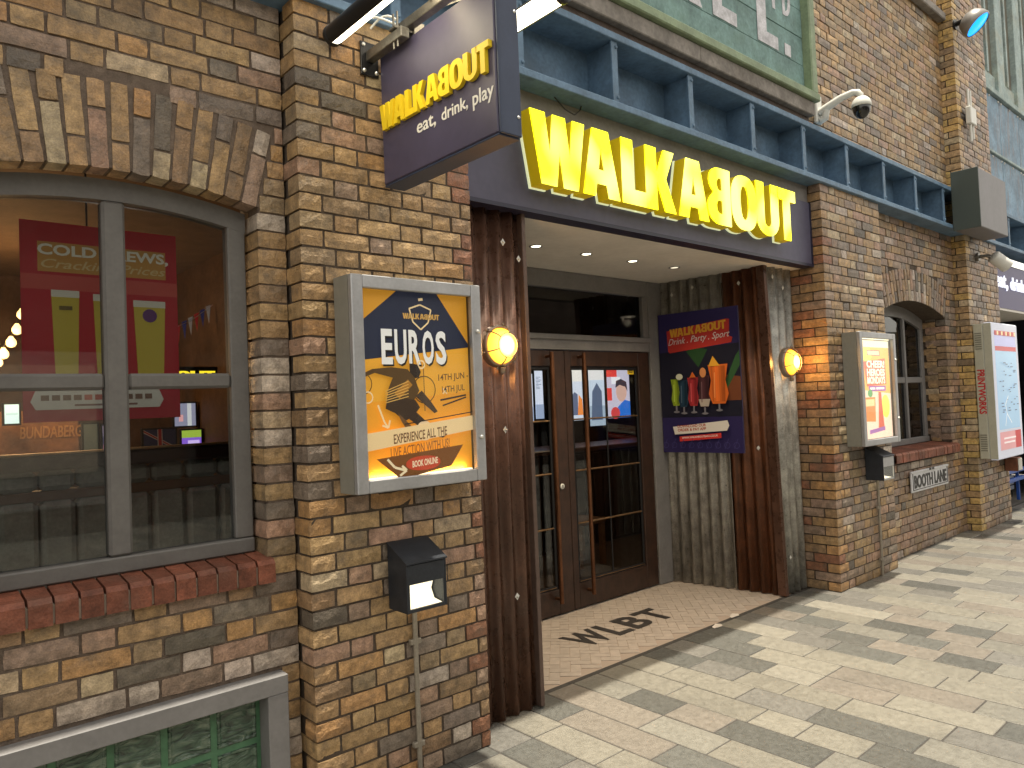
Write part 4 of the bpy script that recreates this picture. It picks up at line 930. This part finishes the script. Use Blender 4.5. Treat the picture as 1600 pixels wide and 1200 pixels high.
# glass block light at the foot of the left wall
t = thing('glass_block_window', 'low grey framed panel of green glass blocks under the left window', 'window', (.45, .12, 0))
mb = MB(); z1 = .588; x1 = 1.283
mb.bbox(-.39, x1, .065, .23, z1-.072, z1, .003); part('top_frame', mb, M_framel, t)
mb = MB(); mb.bbox(x1-.085, x1-.0005, .066, .229, .004, z1-.0725, .003); part('side_frame', mb, M_framel, t)
mb = MB(); mb.box(-.39, x1-.086, .155, .215, .004, z1-.073); part('joint_grid', mb, M_blockj, t)
bl = MB(); s_ = .180
blk = MB(); r0 = s_/2-.012
v = []
for (q, yy) in ((r0, .006), (r0-.004, 0), (r0-.009, 0), (r0-.016, .004)): v += [(-q, yy, -q), (q, yy, -q), (q, yy, q), (-q, yy, q)]
f = [(4*k+i, 4*k+(i+1) % 4, 4*k+4+(i+1) % 4, 4*k+4+i) for k in range(3) for i in range(4)]+[(12, 13, 14, 15)]
blk.add(v, f); bme = blk.mesh('glass_block'); bme.materials.append(M_blockg)
for i in range(9):
    for k in range(3):
        o = bpy.data.objects.new('glass_block', bme); COL.objects.link(o); o.parent = t
        o.location = Vector((x1-.090-s_/2-i*s_, .148, z1-.078-s_/2-k*s_))-ORG[t.name]

# ================================================================== PUB INTERIOR (seen through the glass)
mb = MB(); mb.box(-1.6, 2.2, .45, 5.4, -.03, .0035); mb.box(2.201, 10.4, 1.50, 5.4, -.03, .0035); structure('pub_floor', mb, mat('pub_floorboards', (.07, .04, .025), .5, var=.3))
mb = MB(); mb.box(-1.6, 10.4, .42, 5.4, 3.02, 3.12); structure('pub_ceiling', mb, M_pubceil)
for k, (a_, b_, c_, d_) in enumerate(((-1.6, 10.4, 5.3, 5.42), (-1.7, -1.6, .3, 5.42), (10.4, 10.5, .5, 5.42))):
    mb = MB(); mb.box(a_, b_, c_, d_, 0, 3.02); structure('pub_wall', mb, M_pub)
mb = MB(); mb.box(2.3, 2.42, 1.42, 5.3, .005, 3.02); structure('pub_partition', mb, M_pub)
mb = MB(); mb.box(-1.6, 10.5, .45, 5.5, 3.13, 3.20); structure('upper_floor', mb, M_pub)
mb = MB(); mb.box(-.6, 10.5, .42, .52, 3.2, 6.8); structure('upper_back_wall', mb, M_pub)
# drinks banner just inside the window
t = thing('drinks_banner', 'red banner with three beer glasses hanging inside the left window', 'banner', (.74, .5, 1.63))
mb = MB(); mb.box(.462, 1.03, .501, .507, 1.64, 2.42); part('cloth', mb, mat('red_banner_cloth', (.28, .012, .018), .7), t)
a = Art((.462, .500, 1.64), (1, 0, 0), (0, 0, 1), .568, .78); RD = (.36, .012, .02)
a.rect(0, 0, 1, 1, RD).rect(0, .0, 1, .22, (.33, .02, .03)).rect(.10, .75, .92, .90, (.42, .20, .04)).rect(0, .66, 1, .735, (.42, .06, .045))
a.text('COLD BREWS,', .10, .825, .94, .89, (.62, .58, .46), .03).text('Cracking Prices', .12, .755, .92, .815, (.50, .36, .16), .01, .3)
for x, w_, top in ((.26, .17, .66), (.52, .18, .65), (.80, .22, .63)):
    a.poly([(x-w_*.40, .22), (x+w_*.40, .22), (x+w_*.5, top), (x-w_*.5, top)], (.46, .34, .04)).poly([(x-w_*.5, top-.035), (x+w_*.5, top-.035), (x+w_*.5, top), (x-w_*.5, top)], (.55, .50, .40)).rect(x-w_*.42, .215, x+w_*.42, .235, (.45, .42, .36))
a.loops([sell(.80, .55, .05, .036, 2, 16)], (.10, .03, .12)).rect(.22, .56, .30, .58, (.12, .08, .02)).loops([sell(.56, .55, .05, .04, 2, 16)], (.40, .05, .03))
a.poly([(.07, .06), (.85, .06), (.88, .10), (.85, .155), (.07, .155), (.04, .10)], (.55, .50, .42)).rect(.30, .075, .70, .085, (.2, .1, .08))
for i in range(11): a.rect(.10+.065*i, .105, .148+.065*i, .132, (.16+.25*(i in (4, 5)), .09, .06))
a.build('print', mat('banner_print', src='att', rough=.6, emit=.05), t)
# booth seating along the window
t = thing('booth_bench', 'padded grey booth backs with a brown strap inside the left window', 'bench', (.9, .95, 0))
xs = [.0, .22, .42, .57, .71, .845, 1.02, 1.175, 1.33, 1.55, 1.8]
for i in range(len(xs)-1):
    mb = MB(); a_, b_ = xs[i]+.004, xs[i+1]-.004; mb.bbox(a_, b_, .90, 1.02, .30, 1.30, .02); part('back_cushion', mb, M_grey_up, t)
    mb = MB(); mb.bbox(a_, b_, .905, 1.015, 1.345, 1.43, .02); part('top_cushion', mb, M_grey_up, t)
mb = MB(); mb.bbox(0, 1.8, .91, 1.01, 1.301, 1.344, .004); part('strap', mb, M_strap, t)
mb = MB(); mb.bbox(-.2, 1.9, .86, 1.06, 1.432, 1.50, .01); part('top_rail', mb, M_darkrail, t)
mb = MB(); mb.bbox(-.2, 1.9, .84, .85+.02, 1.501, 1.512, .002); part('rail_edge', mb, M_brass, t)
mb = MB(); mb.bbox(0, 1.8, .55, .90, .10, .48, .02); part('seat', mb, M_grey_up, t)
bt = thing('fill_pendant', 'added fill lamp shaped as a pendant, hidden behind the red banner in the left window', 'lamp', (.74, .74, 2.3))  # added fill light for the booth, dressed as a pendant
mb = MB(); mb.lathe((.74, .74, 2.42), (0, 0, -1), [(0, .02), (.05, .05), (.14, .10), (.15, .09)], 16); part('shade', mb, M_black, bt)
part('flex', MB().tube([(.74, .74, 3.02), (.74, .74, 2.41)], .004, 6), M_black, bt)
lamp('lamp', 'POINT', (.74, .70, 2.22), 5, (1, .78, .5), bt, shadow_soft_size=.08)
# string of warm bulbs
t = thing('string_lights', 'string of warm glowing bulbs at the left edge of the window', 'lights', (.9, 4, 2.1)); P = [(1.02, 3.9, 2.72), (.985, 3.95, 2.60), (.955, 4, 2.505), (.92, 4, 2.385), (.88, 4, 2.285), (.83, 4, 2.195), (.79, 4, 2.13), (.7, 4, 2.02), (.55, 4, 1.95), (.4, 4, 1.92), (.2, 4, 1.95)]
part('wire', MB().tube([(p[0], p[1], p[2]+.045) for p in P], .006, 6), M_black, t)
for p in P[1:]:
    mb = MB(); mb.lathe((p[0], p[1], p[2]+.04), (0, 0, -1), [(0, .012), (.012, .018), (.035, .034), (.06, .036), (.08, .024), (.088, 0)], 12); part('bulb', mb, M_bulbs, t)
lamp('lamp', 'POINT', (.75, 3.8, 2.2), 26, (1, .55, .22), t, shadow_soft_size=.25)
# back-bar fittings
def panel(name, label, cat, x0, x1, z0, z1, y, art, M, group=None):
    t = thing(name, label, cat, ((x0+x1)/2, y, z0), group)
    mb = MB(); mb.bbox(x0-.015, x1+.015, y, y+.04, z0-.015, z1+.015, .004); part('case', mb, M_black, t)
    a = Art((x0, y-.001, z0), (1, 0, 0), (0, 0, 1), x1-x0, z1-z0); art(a); a.build('picture', M, t); return t
panel('glowing_picture', 'small pale blue screen at the far left of the left window', 'screen', .84, .935, 1.65, 1.80, 4.1, lambda a: a.rect(0, 0, 1, 1, (.45, .70, .75)).rect(.1, .45, .9, .55, (.35, .55, .6)), M_screen)
mb = MB(); mb.bbox(.5, 1.40, 4.35, 4.40, 1.30, 1.75, .01); t = single('wooden_sign', mb, mat('lit_wood', (.30, .14, .06), .6, var=.3), 'brown wooden wall sign with pale lettering deep inside the left window', 'sign', org=(.95, 4.37, 1.3))
mb = MB(); put(mb, fit(text2d('BUNDABERG', .02, .1, .003), .97, 1.52, 1.42, 1.62), (0, 4.345, 0), (1, 0, 0), (0, 0, 1)); part('lettering', mb, mat('gold_lettering', (.55, .30, .12), .5), t)
panel('glowing_picture', 'bright upright advertising screen left of the window mullion', 'screen', 1.50, 1.56, 1.375, 1.605, 4.0, lambda a: a.rect(0, 0, 1, 1, (.75, .6, .8)).rect(0, .3, 1, .6, (.1, .1, .25)).rect(0, .1, .7, .3, (.8, .2, .25)), M_screen)
panel('pale_panel', 'dull green-blue wall panel deep inside the left window', 'panel', 1.37, 1.47, 1.37, 1.62, 4.05, lambda a: a.rect(0, 0, 1, 1, (.16, .22, .22)), M_dimscreen)
panel('framed_flag', 'framed flag picture with red and white diagonals behind the right pane', 'picture', 1.81, 2.07, 1.365, 1.55, 4.0, lambda a: a.rect(0, 0, 1, 1, (.03, .035, .09)).poly([(0, .85), (0, 1), (1, .15), (1, 0)], (.4, .38, .36)).poly([(0, .90), (0, .97), (1, .10), (1, .03)], (.35, .03, .03)).rect(.42, 0, .58, 1, (.4, .38, .36)).rect(.45, 0, .55, 1, (.35, .03, .03)), M_dimscreen)
panel('glowing_picture', 'purple and green television screen behind the right pane', 'screen', 2.105, 2.27, 1.37, 1.53, 3.95, lambda a: a.rect(0, 0, 1, 1, (.22, .10, .55)).rect(0, .6, 1, 1, (.30, .42, .05)).rect(.3, .25, .9, .45, (.6, .45, .8)), M_screen)
panel('mirror_panel', 'pale lit wall panel above the television in the left window', 'panel', 2.08, 2.26, 1.57, 1.77, 4.05, lambda a: a.rect(0, 0, 1, 1, (.22, .22, .30)).rect(.6, 0, .8, 1, (.5, .5, .5)).rect(.2, .2, .4, .5, (.6, .3, .3)), M_screen)
t = thing('bunting', 'string of red white and blue pennants behind the upper right pane', 'bunting', (2.1, 3.6, 2.4)); N_ = 6
part('cord', MB().tube([(1.98, 3.6, 2.40), (2.10, 3.6, 2.46), (2.28, 3.6, 2.60)], .004, 6), M_white, t)
for i in range(N_):
    x = 1.99+.05*i; z = 2.405+.035*i; mb = MB(); mb.prism([(-.02, 0), (.02, .018), (.004, -.14)], (x, 3.6, z), (1, 0, 0), (0, 0, 1), .003)
    part('pennant', mb, mat('pennant_%d' % (i % 3), ((.5, .03, .03), (.04, .05, .2), (.5, .45, .4))[i % 3], .7, emit=.08, ecol=((.5, .03, .03), (.04, .05, .2), (.5, .45, .4))[i % 3]), t)
t = thing('lit_sign', 'yellow glowing lettering strip just above the middle rail inside the left window', 'sign', (1.9, 3.2, 1.98))
mb = MB(); mb.box(1.18, 2.16, 3.2, 3.24, 1.90, 2.04); part('board', mb, M_black, t)
a = Art((1.18, 3.199, 1.93), (1, 0, 0), (0, 0, 1), .98, .085); a.word(.02, .1, .98, .9, (.75, .55, .02)); a.build('letters', mat('glowing_letters', src='att', emit=1.0), t)
# lobby behind the doors
t = thing('bar_counter', 'dark slatted wooden counter standing behind the entrance doors', 'counter', (6.2, 3, 0))
mb = MB(); mb.bbox(5.0, 8.9, 3.0, 3.6, .005, 1.08, .01); part('body', mb, M_wood, t)
mb = MB(); mb.bbox(4.95, 8.95, 2.93, 3.65, 1.081, 1.13, .01); part('top', mb, mat('counter_top', (.12, .05, .03), .35), t)
for i in range(24): x = 5.05+i*.16; mb = MB(); mb.bbox(x, x+.10, 2.975, 2.999, .05, 1.05, .004); part('slat', mb, M_wood, t)
t = thing('wooden_stool', 'low wooden stool behind the right door leaf', 'stool', (5.45, 2.4, 0)); WS = mat('stool_wood', (.22, .09, .035), .5, var=.3)
mb = MB(); mb.bbox(5.22, 5.62, 2.2, 2.55, .42, .47, .008); part('seat', mb, WS, t)
for x in (5.23, 5.56):
    for y in (2.21, 2.49): mb = MB(); mb.bbox(x, x+.05, y, y+.05, .005, .419, .004); part('leg', mb, WS, t)
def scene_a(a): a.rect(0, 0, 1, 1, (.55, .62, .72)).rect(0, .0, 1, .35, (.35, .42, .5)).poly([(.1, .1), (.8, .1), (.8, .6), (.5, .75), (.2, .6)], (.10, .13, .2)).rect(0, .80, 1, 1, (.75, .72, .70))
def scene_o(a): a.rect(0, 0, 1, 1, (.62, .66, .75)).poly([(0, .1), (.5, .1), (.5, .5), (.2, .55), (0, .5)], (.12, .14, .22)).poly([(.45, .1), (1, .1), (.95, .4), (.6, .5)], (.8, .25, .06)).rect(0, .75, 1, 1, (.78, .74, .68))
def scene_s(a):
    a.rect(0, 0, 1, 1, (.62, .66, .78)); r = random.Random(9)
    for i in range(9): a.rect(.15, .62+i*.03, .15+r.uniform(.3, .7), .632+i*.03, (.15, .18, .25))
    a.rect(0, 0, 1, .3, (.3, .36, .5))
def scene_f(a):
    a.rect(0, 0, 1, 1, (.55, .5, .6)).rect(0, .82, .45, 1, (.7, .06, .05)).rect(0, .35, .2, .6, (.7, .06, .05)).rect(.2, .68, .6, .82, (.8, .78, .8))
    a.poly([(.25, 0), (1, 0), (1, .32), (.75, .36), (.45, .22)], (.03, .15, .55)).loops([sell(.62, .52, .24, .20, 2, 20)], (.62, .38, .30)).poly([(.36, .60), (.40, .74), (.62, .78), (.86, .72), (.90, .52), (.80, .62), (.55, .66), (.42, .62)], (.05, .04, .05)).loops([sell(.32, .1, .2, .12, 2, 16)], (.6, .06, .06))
for nm, x0, x1, z0, z1, fn, lb in (('glowing_picture', 6.20, 6.36, 1.42, 2.02, scene_s, 'narrow glowing stand-in for a street reflection, with small print, furthest left behind the doors'), ('glowing_picture', 6.40, 6.54, 1.45, 2.06, scene_s, 'narrow glowing stand-in for a street reflection, with small print, just left of the door meeting stile'), ('glowing_picture', 7.08, 7.27, 1.40, 2.09, scene_o, 'glowing stand-in for a street reflection with an orange shape behind the long door handle'),
                               ('glowing_picture', 7.40, 7.72, 1.31, 2.09, scene_a, 'glowing stand-in for a street reflection with a dark seated shape behind the right door leaf'), ('glowing_picture', 7.77, 8.25, 1.40, 2.10, scene_f, 'glowing stand-in for a reflected advert, a face over blue clothing, behind the right door leaf')):
    panel(nm, lb, 'screen', x0, x1, z0, z1, 4.0, fn, M_screen, 'added reflection panels behind the doors')  # glowing panels stand in for street reflections in the door glass
lamp_t = thing('fill_pendant', 'added fill lamp shaped as a small pendant in the dark lobby behind the fanlight', 'lamp', (6.6, 2.6, 2.6))  # made-up pendant, put in to light the lobby
mb = MB(); mb.lathe((6.6, 2.6, 2.75), (0, 0, -1), [(0, .02), (.05, .05), (.15, .11), (.16, .10)], 16); part('shade', mb, M_black, lamp_t)
part('flex', MB().tube([(6.6, 2.6, 3.02), (6.6, 2.6, 2.74)], .004, 6), M_black, lamp_t)
lamp('lamp', 'POINT', (6.6, 2.6, 2.55), 12, (1, .7, .4), lamp_t, shadow_soft_size=.06)

# ================================================================== STREET FURNITURE ON THE RIGHT
# street name plate
t = thing('street_name_plate', 'white BOOTH LANE street name plate with black letters under the small window', 'sign', (8.32, .13, .6))
R_ = Matrix.Rotation(R(1.2), 3, 'Y')
mb = MB(); mb.bbox(7.825, 8.83, .112, .128, .598, .808, .004); mb.bbox(7.825, 8.83, .104, .1115, .788, .806, .002); part('plate', mb, mat('plate_white', (.62, .63, .66), .45, var=.15, vscale=8), t)
mb = MB(); put(mb, fit(text2d('BOOTH LANE', .035, 0, .002), 7.89, .635, 8.77, .765), (0, .110, 0), (1, 0, 0), (0, 0, 1)); part('lettering', mb, M_black, t)
mb = MB(); mb.tube([(7.86, .111, .62), (7.86, .111, .785)], .004, 6); mb.tube([(8.80, .111, .62), (8.80, .111, .785)], .004, 6); mb.tube([(7.86, .111, .622), (8.80, .111, .622)], .004, 6); part('border', mb, M_black, t)
for x in (8.28, 8.36): mb = MB(); mb.box(x, x+.05, .100, .1035, .79, .812); part('clip', mb, M_black, t)
# map board
t = thing('map_board', 'white and cream illuminated map board with red lettering on its side, on the far pier', 'map board', (9.98, 0, .8))
mb = MB(); mb.bbox(9.50, 10.46, -.10, -.004, .81, 2.34, .008); part('back_box', mb, M_cream, t)
mb = MB(); mb.bbox(9.51, 10.47, -.185, -.101, .80, 2.35, .012); part('front_box', mb, M_whitecase, t)
mb = MB(); mb.bbox(9.503, 9.511, -.183, -.104, .81, 2.34, .003); part('side_cover', mb, M_cream, t)
a = Art((9.60, -.186, .90), (1, 0, 0), (0, 0, 1), .78, 1.36)
a.rect(0, .17, 1, .86, (.32, .52, .72)).rect(0, .87, 1, 1, (.40, .42, .70)).rect(0, .83, 1, .868, (.45, .02, .04)).rect(0, .96, 1, 1, (.40, .04, .05)).rect(0, 0, 1, .15, (.62, .30, .32)).rect(.72, 0, 1, .15, (.45, .02, .03))
rm = random.Random(4)
for i in range(34): x, y = rm.uniform(.05, .85), rm.uniform(.28, .74); a.rect(x, y, x+rm.uniform(.05, .14), y+.008, (.08, .12, .2))
for i in range(5): a.rect(.05+.2*i, .962, .12+.2*i, .995, (.75, .6, .3))
a.line([(.2, .2), (.3, .3), (.25, .38), (.4, .45)], .02, (.75, .8, .85)).line([(.3, .3), (.5, .22)], .02, (.75, .8, .85)).rect(.08, .09, .65, .105, (.8, .72, .72)).rect(.08, .055, .6, .07, (.8, .72, .72))
a.build('map', mat('map_print', src='att', rough=.3, emit=.18), t)
mb = MB(); put(mb, fit(text2d('PRINTWORKS', .03, 0, .0005), 0, 0, .50, .075), (9.4985, -.025, 1.82), (0, 0, -1), (0, -1, 0)); part('side_lettering', mb, mat('red_letter', (.50, .02, .025), .5), t)
for z0_, z1_ in ((.90, 1.10), (2.05, 2.25)):
    mb = MB()
    for i in range(8): z = z0_+(z1_-z0_)*i/8; mb.box(9.4965, 9.4995, -.085, -.02, z, z+.012)
    part('vent', mb, mat('vent_grey', (.20, .19, .15), .6), t)
# brown box lamp low on the far pier
t = thing('wall_box', 'small rust-brown wall box low on the far pier below the map board', 'box', (10.43, 0, .6)); mb = MB(); mb.bbox(10.36, 10.52, -.14, -.004, .60, .76, .008); part('body', mb, mat('orange_brown', (.16, .06, .03), .6, var=.3), t)
mb = MB(); mb.bbox(10.37, 10.51, -.15, -.141, .61, .75, .003); part('front', mb, M_plw, t)
# dome camera
t = thing('security_camera', 'white security camera with black dome on a curved arm above the beam', 'camera', (6.400, .1, 4.05)); cx, cz = 6.270, 4.05
mb = MB(); mb.bbox(6.230, 6.335, .115, .148, 3.97, 4.22, .008); part('mount', mb, M_plw, t)
mb = MB(); mb.tube([(6.280, .12, 4.06), (6.290, .05, 4.09), (6.305, -.06, 4.135), (6.320, -.16, 4.155), (6.325, -.20, 4.145), (6.328, -.22, 4.115), (6.328, -.222, 4.09)], [.034, .034, .030, .027, .026, .025, .025], 14); mb.tube([(6.280, .11, 3.99), (6.285, .07, 4.0), (6.290, .06, 4.07)], .03, 12); part('arm', mb, M_plw, t)
mb = MB(); mb.lathe((6.328, -.222, 4.10), (0, 0, -1), [(0, .02), (.008, .045), (.03, .066), (.06, .077), (.085, .080), (.09, .075)], 24); part('housing', mb, M_plw, t)
mb = MB(); mb.lathe((6.328, -.222, 4.012), (0, 0, -1), [(0, .070), (.03, .069), (.055, .06), (.08, .042), (.095, .02), (.098, 0)], 24); part('dome', mb, M_gloss, t)
# blue floodlight high on the far pier
t = thing('flood_light', 'round floodlight with a glowing blue lens high on the far pier', 'lamp', (9.5, 0, 5.8)); c = Vector((9.45, -.22, 5.72)); ax = Vector((.10, -.65, -.75)).normalized()
mb = MB(); mb.lathe(c, ax, [(-.12, 0), (-.12, .07), (-.09, .12), (-.02, .15), (.04, .155), (.05, .14)], 24); part('housing', mb, mat('flood_housing', (.26, .25, .24), .4, .4), t)
mb = MB(); mb.lathe(c, ax, [(.042, .138), (.046, .13), (.05, 0)], 24); part('lens', mb, M_bluelens, t)
mb = MB(); mb.tube([(9.50, -.004, 5.80), (9.47, -.12, 5.80), (9.45, -.2, 5.76)], .03, 10); mb.tube([(9.50, -.003, 5.80), (9.50, -.02, 5.80)], .06, 12); part('bracket', mb, M_black, t)
# wireless antenna box
t = thing('wireless_antenna', 'small white wireless box with rod antennas on the far pier', 'antenna', (9.7, 0, 4.7)); mb = MB(); mb.bbox(9.60, 9.79, -.09, -.03, 4.66, 4.86, .008); part('box', mb, M_plw, t)
for x, z0_, z1_ in ((9.62, 4.861, 5.06), (9.70, 4.861, 5.06), (9.66, 4.659, 4.46), (9.74, 4.659, 4.50)): part('rod', MB().tube([(x, -.06, z0_), (x, -.06, z1_)], .014, 8), M_plw, t)
mb = MB(); mb.bbox(9.66, 9.72, -.03, -.004, 4.7, 4.8, .004); part('mount', mb, M_black, t)
# grey metal box over the beam end
t = thing('metal_box', 'plain grey metal housing hung over the end of the blue beam', 'box', (9.4, -.2, 3.3)); mb = MB(); mb.bbox(8.98, 9.92, -.30, -.037, 3.335, 3.975, .008); part('body', mb, M_greybox, t)
mb = MB(); mb.bbox(8.965, 8.979, -.302, -.036, 3.333, 3.977, .002); part('end_plate', mb, mat('end_plate_green', (.06, .075, .068), .5), t)
# white spotlight on the far pier
t = thing('spot_light', 'white cylindrical spotlight on the far pier below the grey box', 'lamp', (10.0, 0, 3.1)); mb = MB(); c = Vector((9.85, -.22, 3.06)); ax = Vector((.55, -.45, -.55)).normalized()
mb.lathe(c, ax, [(-.10, 0), (-.10, .065), (-.085, .075), (.10, .075), (.11, .07), (.085, .062), (.085, 0)], 20); part('housing', mb, M_plw, t)
mb = MB(); mb.tube([(9.80, -.004, 3.14), (9.80, -.10, 3.14), (9.83, -.18, 3.10)], .02, 8); mb.tube([(9.80, -.003, 3.14), (9.80, -.03, 3.14)], .05, 12); part('bracket', mb, M_steel, t)
# neighbouring unit past the far pier
t = thing('neighbour_sign', 'violet fascia board with pale eat, drink lettering at the right edge', 'sign', (11.6, .1, 2.62)); mb = MB(); mb.box(10.565, 13.1, .10, .18, 2.63, 3.20); part('board', mb, mat('violet_fascia', (.055, .045, .16), .45), t)
for s_, u0, u1 in (('eat,', 10.80, 11.30), ('drink,', 11.42, 12.1)):
    mb = MB(); put(mb, fit(text2d(s_, .02, 0, .006), u0, 2.86, u1, 3.06), (0, .093, 0), (1, 0, 0), (0, 0, 1)); part('tagline_word', mb, mat('lit_white_letters', (.8, .8, .85), .5, emit=.4, ecol=(.8, .85, 1)), t)
mb = MB(); mb.box(10.565, 13.1, .105, 1.2, 2.60, 2.629); part('soffit', mb, M_soffit, t)
t = thing('shop_window', 'grey framed neighbouring shop window at the right edge behind the map board', 'window', (11.6, .9, 0))
mb = MB()
for x in (10.62, 11.3, 12.0, 12.7): mb.bbox(x, x+.07, .86, .94, .01, 2.59, .004)
part('mullion', mb, M_framel, t)
mb = MB(); mb.bbox(10.6, 13.0, .865, .935, 1.62, 1.70, .003); part('transom', mb, M_framel, t)
mb = MB(); mb.box(10.6, 13.0, .895, .90, .02, 2.59); part('pane', mb, M_panedark, t)
mb = MB(); mb.box(10.5, 16, 2.6, 2.7, 0, 3.3); mb.box(15.9, 16, .2, 2.6, 0, 3.3); mb.box(10.5, 16, .45, 2.7, 3.3, 3.4); mb.box(13.1, 16, .1, .2, 0, 3.3); structure('neighbour_wall', mb, mat('neighbour_dark', (.06, .06, .075), .8))
t = thing('slatted_screen', 'low grey slatted screen behind the far pier at the right edge', 'screen', (11.5, .5, 0))
for i in range(11):
    mb = MB(); z = .12+i*.075; mb.bbox(10.62, 12.6, .50, .52, z, z+.055, .003); part('slat', mb, mat('blue_grey_slat', (.20, .23, .30), .5), t)
for x in (10.64, 11.6, 12.55): mb = MB(); mb.bbox(x, x+.04, .521, .56, .005, .95, .003); part('post', mb, M_black, t)
t = thing('blue_bench', 'bright blue bench rail in front of the slatted screen', 'bench', (11.4, .3, 0)); BB = mat('bright_blue_paint', (.03, .10, .42), .4)
for z in (.30, .42): mb = MB(); mb.bbox(10.66, 12.4, .30, .36, z, z+.05, .006); part('rail', mb, BB, t)
for x in (10.8, 11.6, 12.3): mb = MB(); mb.bbox(x, x+.04, .361, .40, .005, .47, .004); part('leg', mb, BB, t)
# blue cladding above the neighbour
t = thing('metal_cladding', 'weathered blue metal and timber facade with narrow windows at the upper right', 'facade', (11.8, .1, 3.83))
for i in range(6):
    for k in range(2):
        mb = MB(); x = 10.57+i*.86; z = 3.83+k*.80; mb.bbox(x+.004, x+.852, .10+.004*k, .16, z+.005, z+.79, .005); part('panel', mb, M_clad, t)
        for q in (.06, .43, .80): mb = MB(); mb.lathe((x+q, .10, z+.76), (0, -1, 0), [(0, .014), (.012, .014), (.016, 0)], 8); part('bolt', mb, M_bolt, t)
mb = MB(); mb.bbox(10.565, 16, .06, .15, 5.432, 5.50, .005); mb.bbox(10.565, 16, .07, .15, 4.625, 4.66, .005); part('rail', mb, M_cladg, t)
for i in range(6):
    x = 10.57+i*.86; mb = MB(); mb.bbox(x, x+.30, .09, .2, 5.501, 9.2, .006); mb.bbox(x+.30, x+.86, .13, .2, 5.501, 5.75, .005); part('timber_panel', mb, M_cladg, t)
    mb = MB(); mb.box(x+.302, x+.858, .16, .17, 5.751, 9.2); part('pane', mb, mat('brown_pane', (.14, .12, .09), .3, spec=.6), t)
    mb = MB(); mb.bbox(x+.54, x+.60, .12, .158, 5.752, 9.2, .004); part('glazing_bar', mb, M_cladg, t)
mb = MB(); mb.box(10.56, 18, .25, .4, 3.83, 9.2); part('backing', mb, M_pub, t)

# ================================================================== OPPOSITE SIDE OF THE LANE (behind the camera; shows in reflections)
t = thing('opposite_building', 'brown brick building on the other side of the lane', 'building', (4, -9.3, 0))
mb = MB(); mb.box(-14, 24, -9.8, -9.3, 0, 5.0); part('wall', mb, M_opp, t)
for i in range(9):
    x = -12+i*4; mb = MB(); mb.bbox(x, x+2.8, -9.29, -9.24, .4, 2.7, .01); w_ = part('shopfront', mb, M_oppw if i % 2 else M_frame, t)
    mb = MB(); mb.box(x+.12, x+2.68, -9.235, -9.22, .9, 2.5); part('pane', mb, M_shopglow if i % 2 else M_panedark, w_)  # unseen shop panes given an added glow to reflect in the pub glass

bpy.data.scenes.remove(TS)
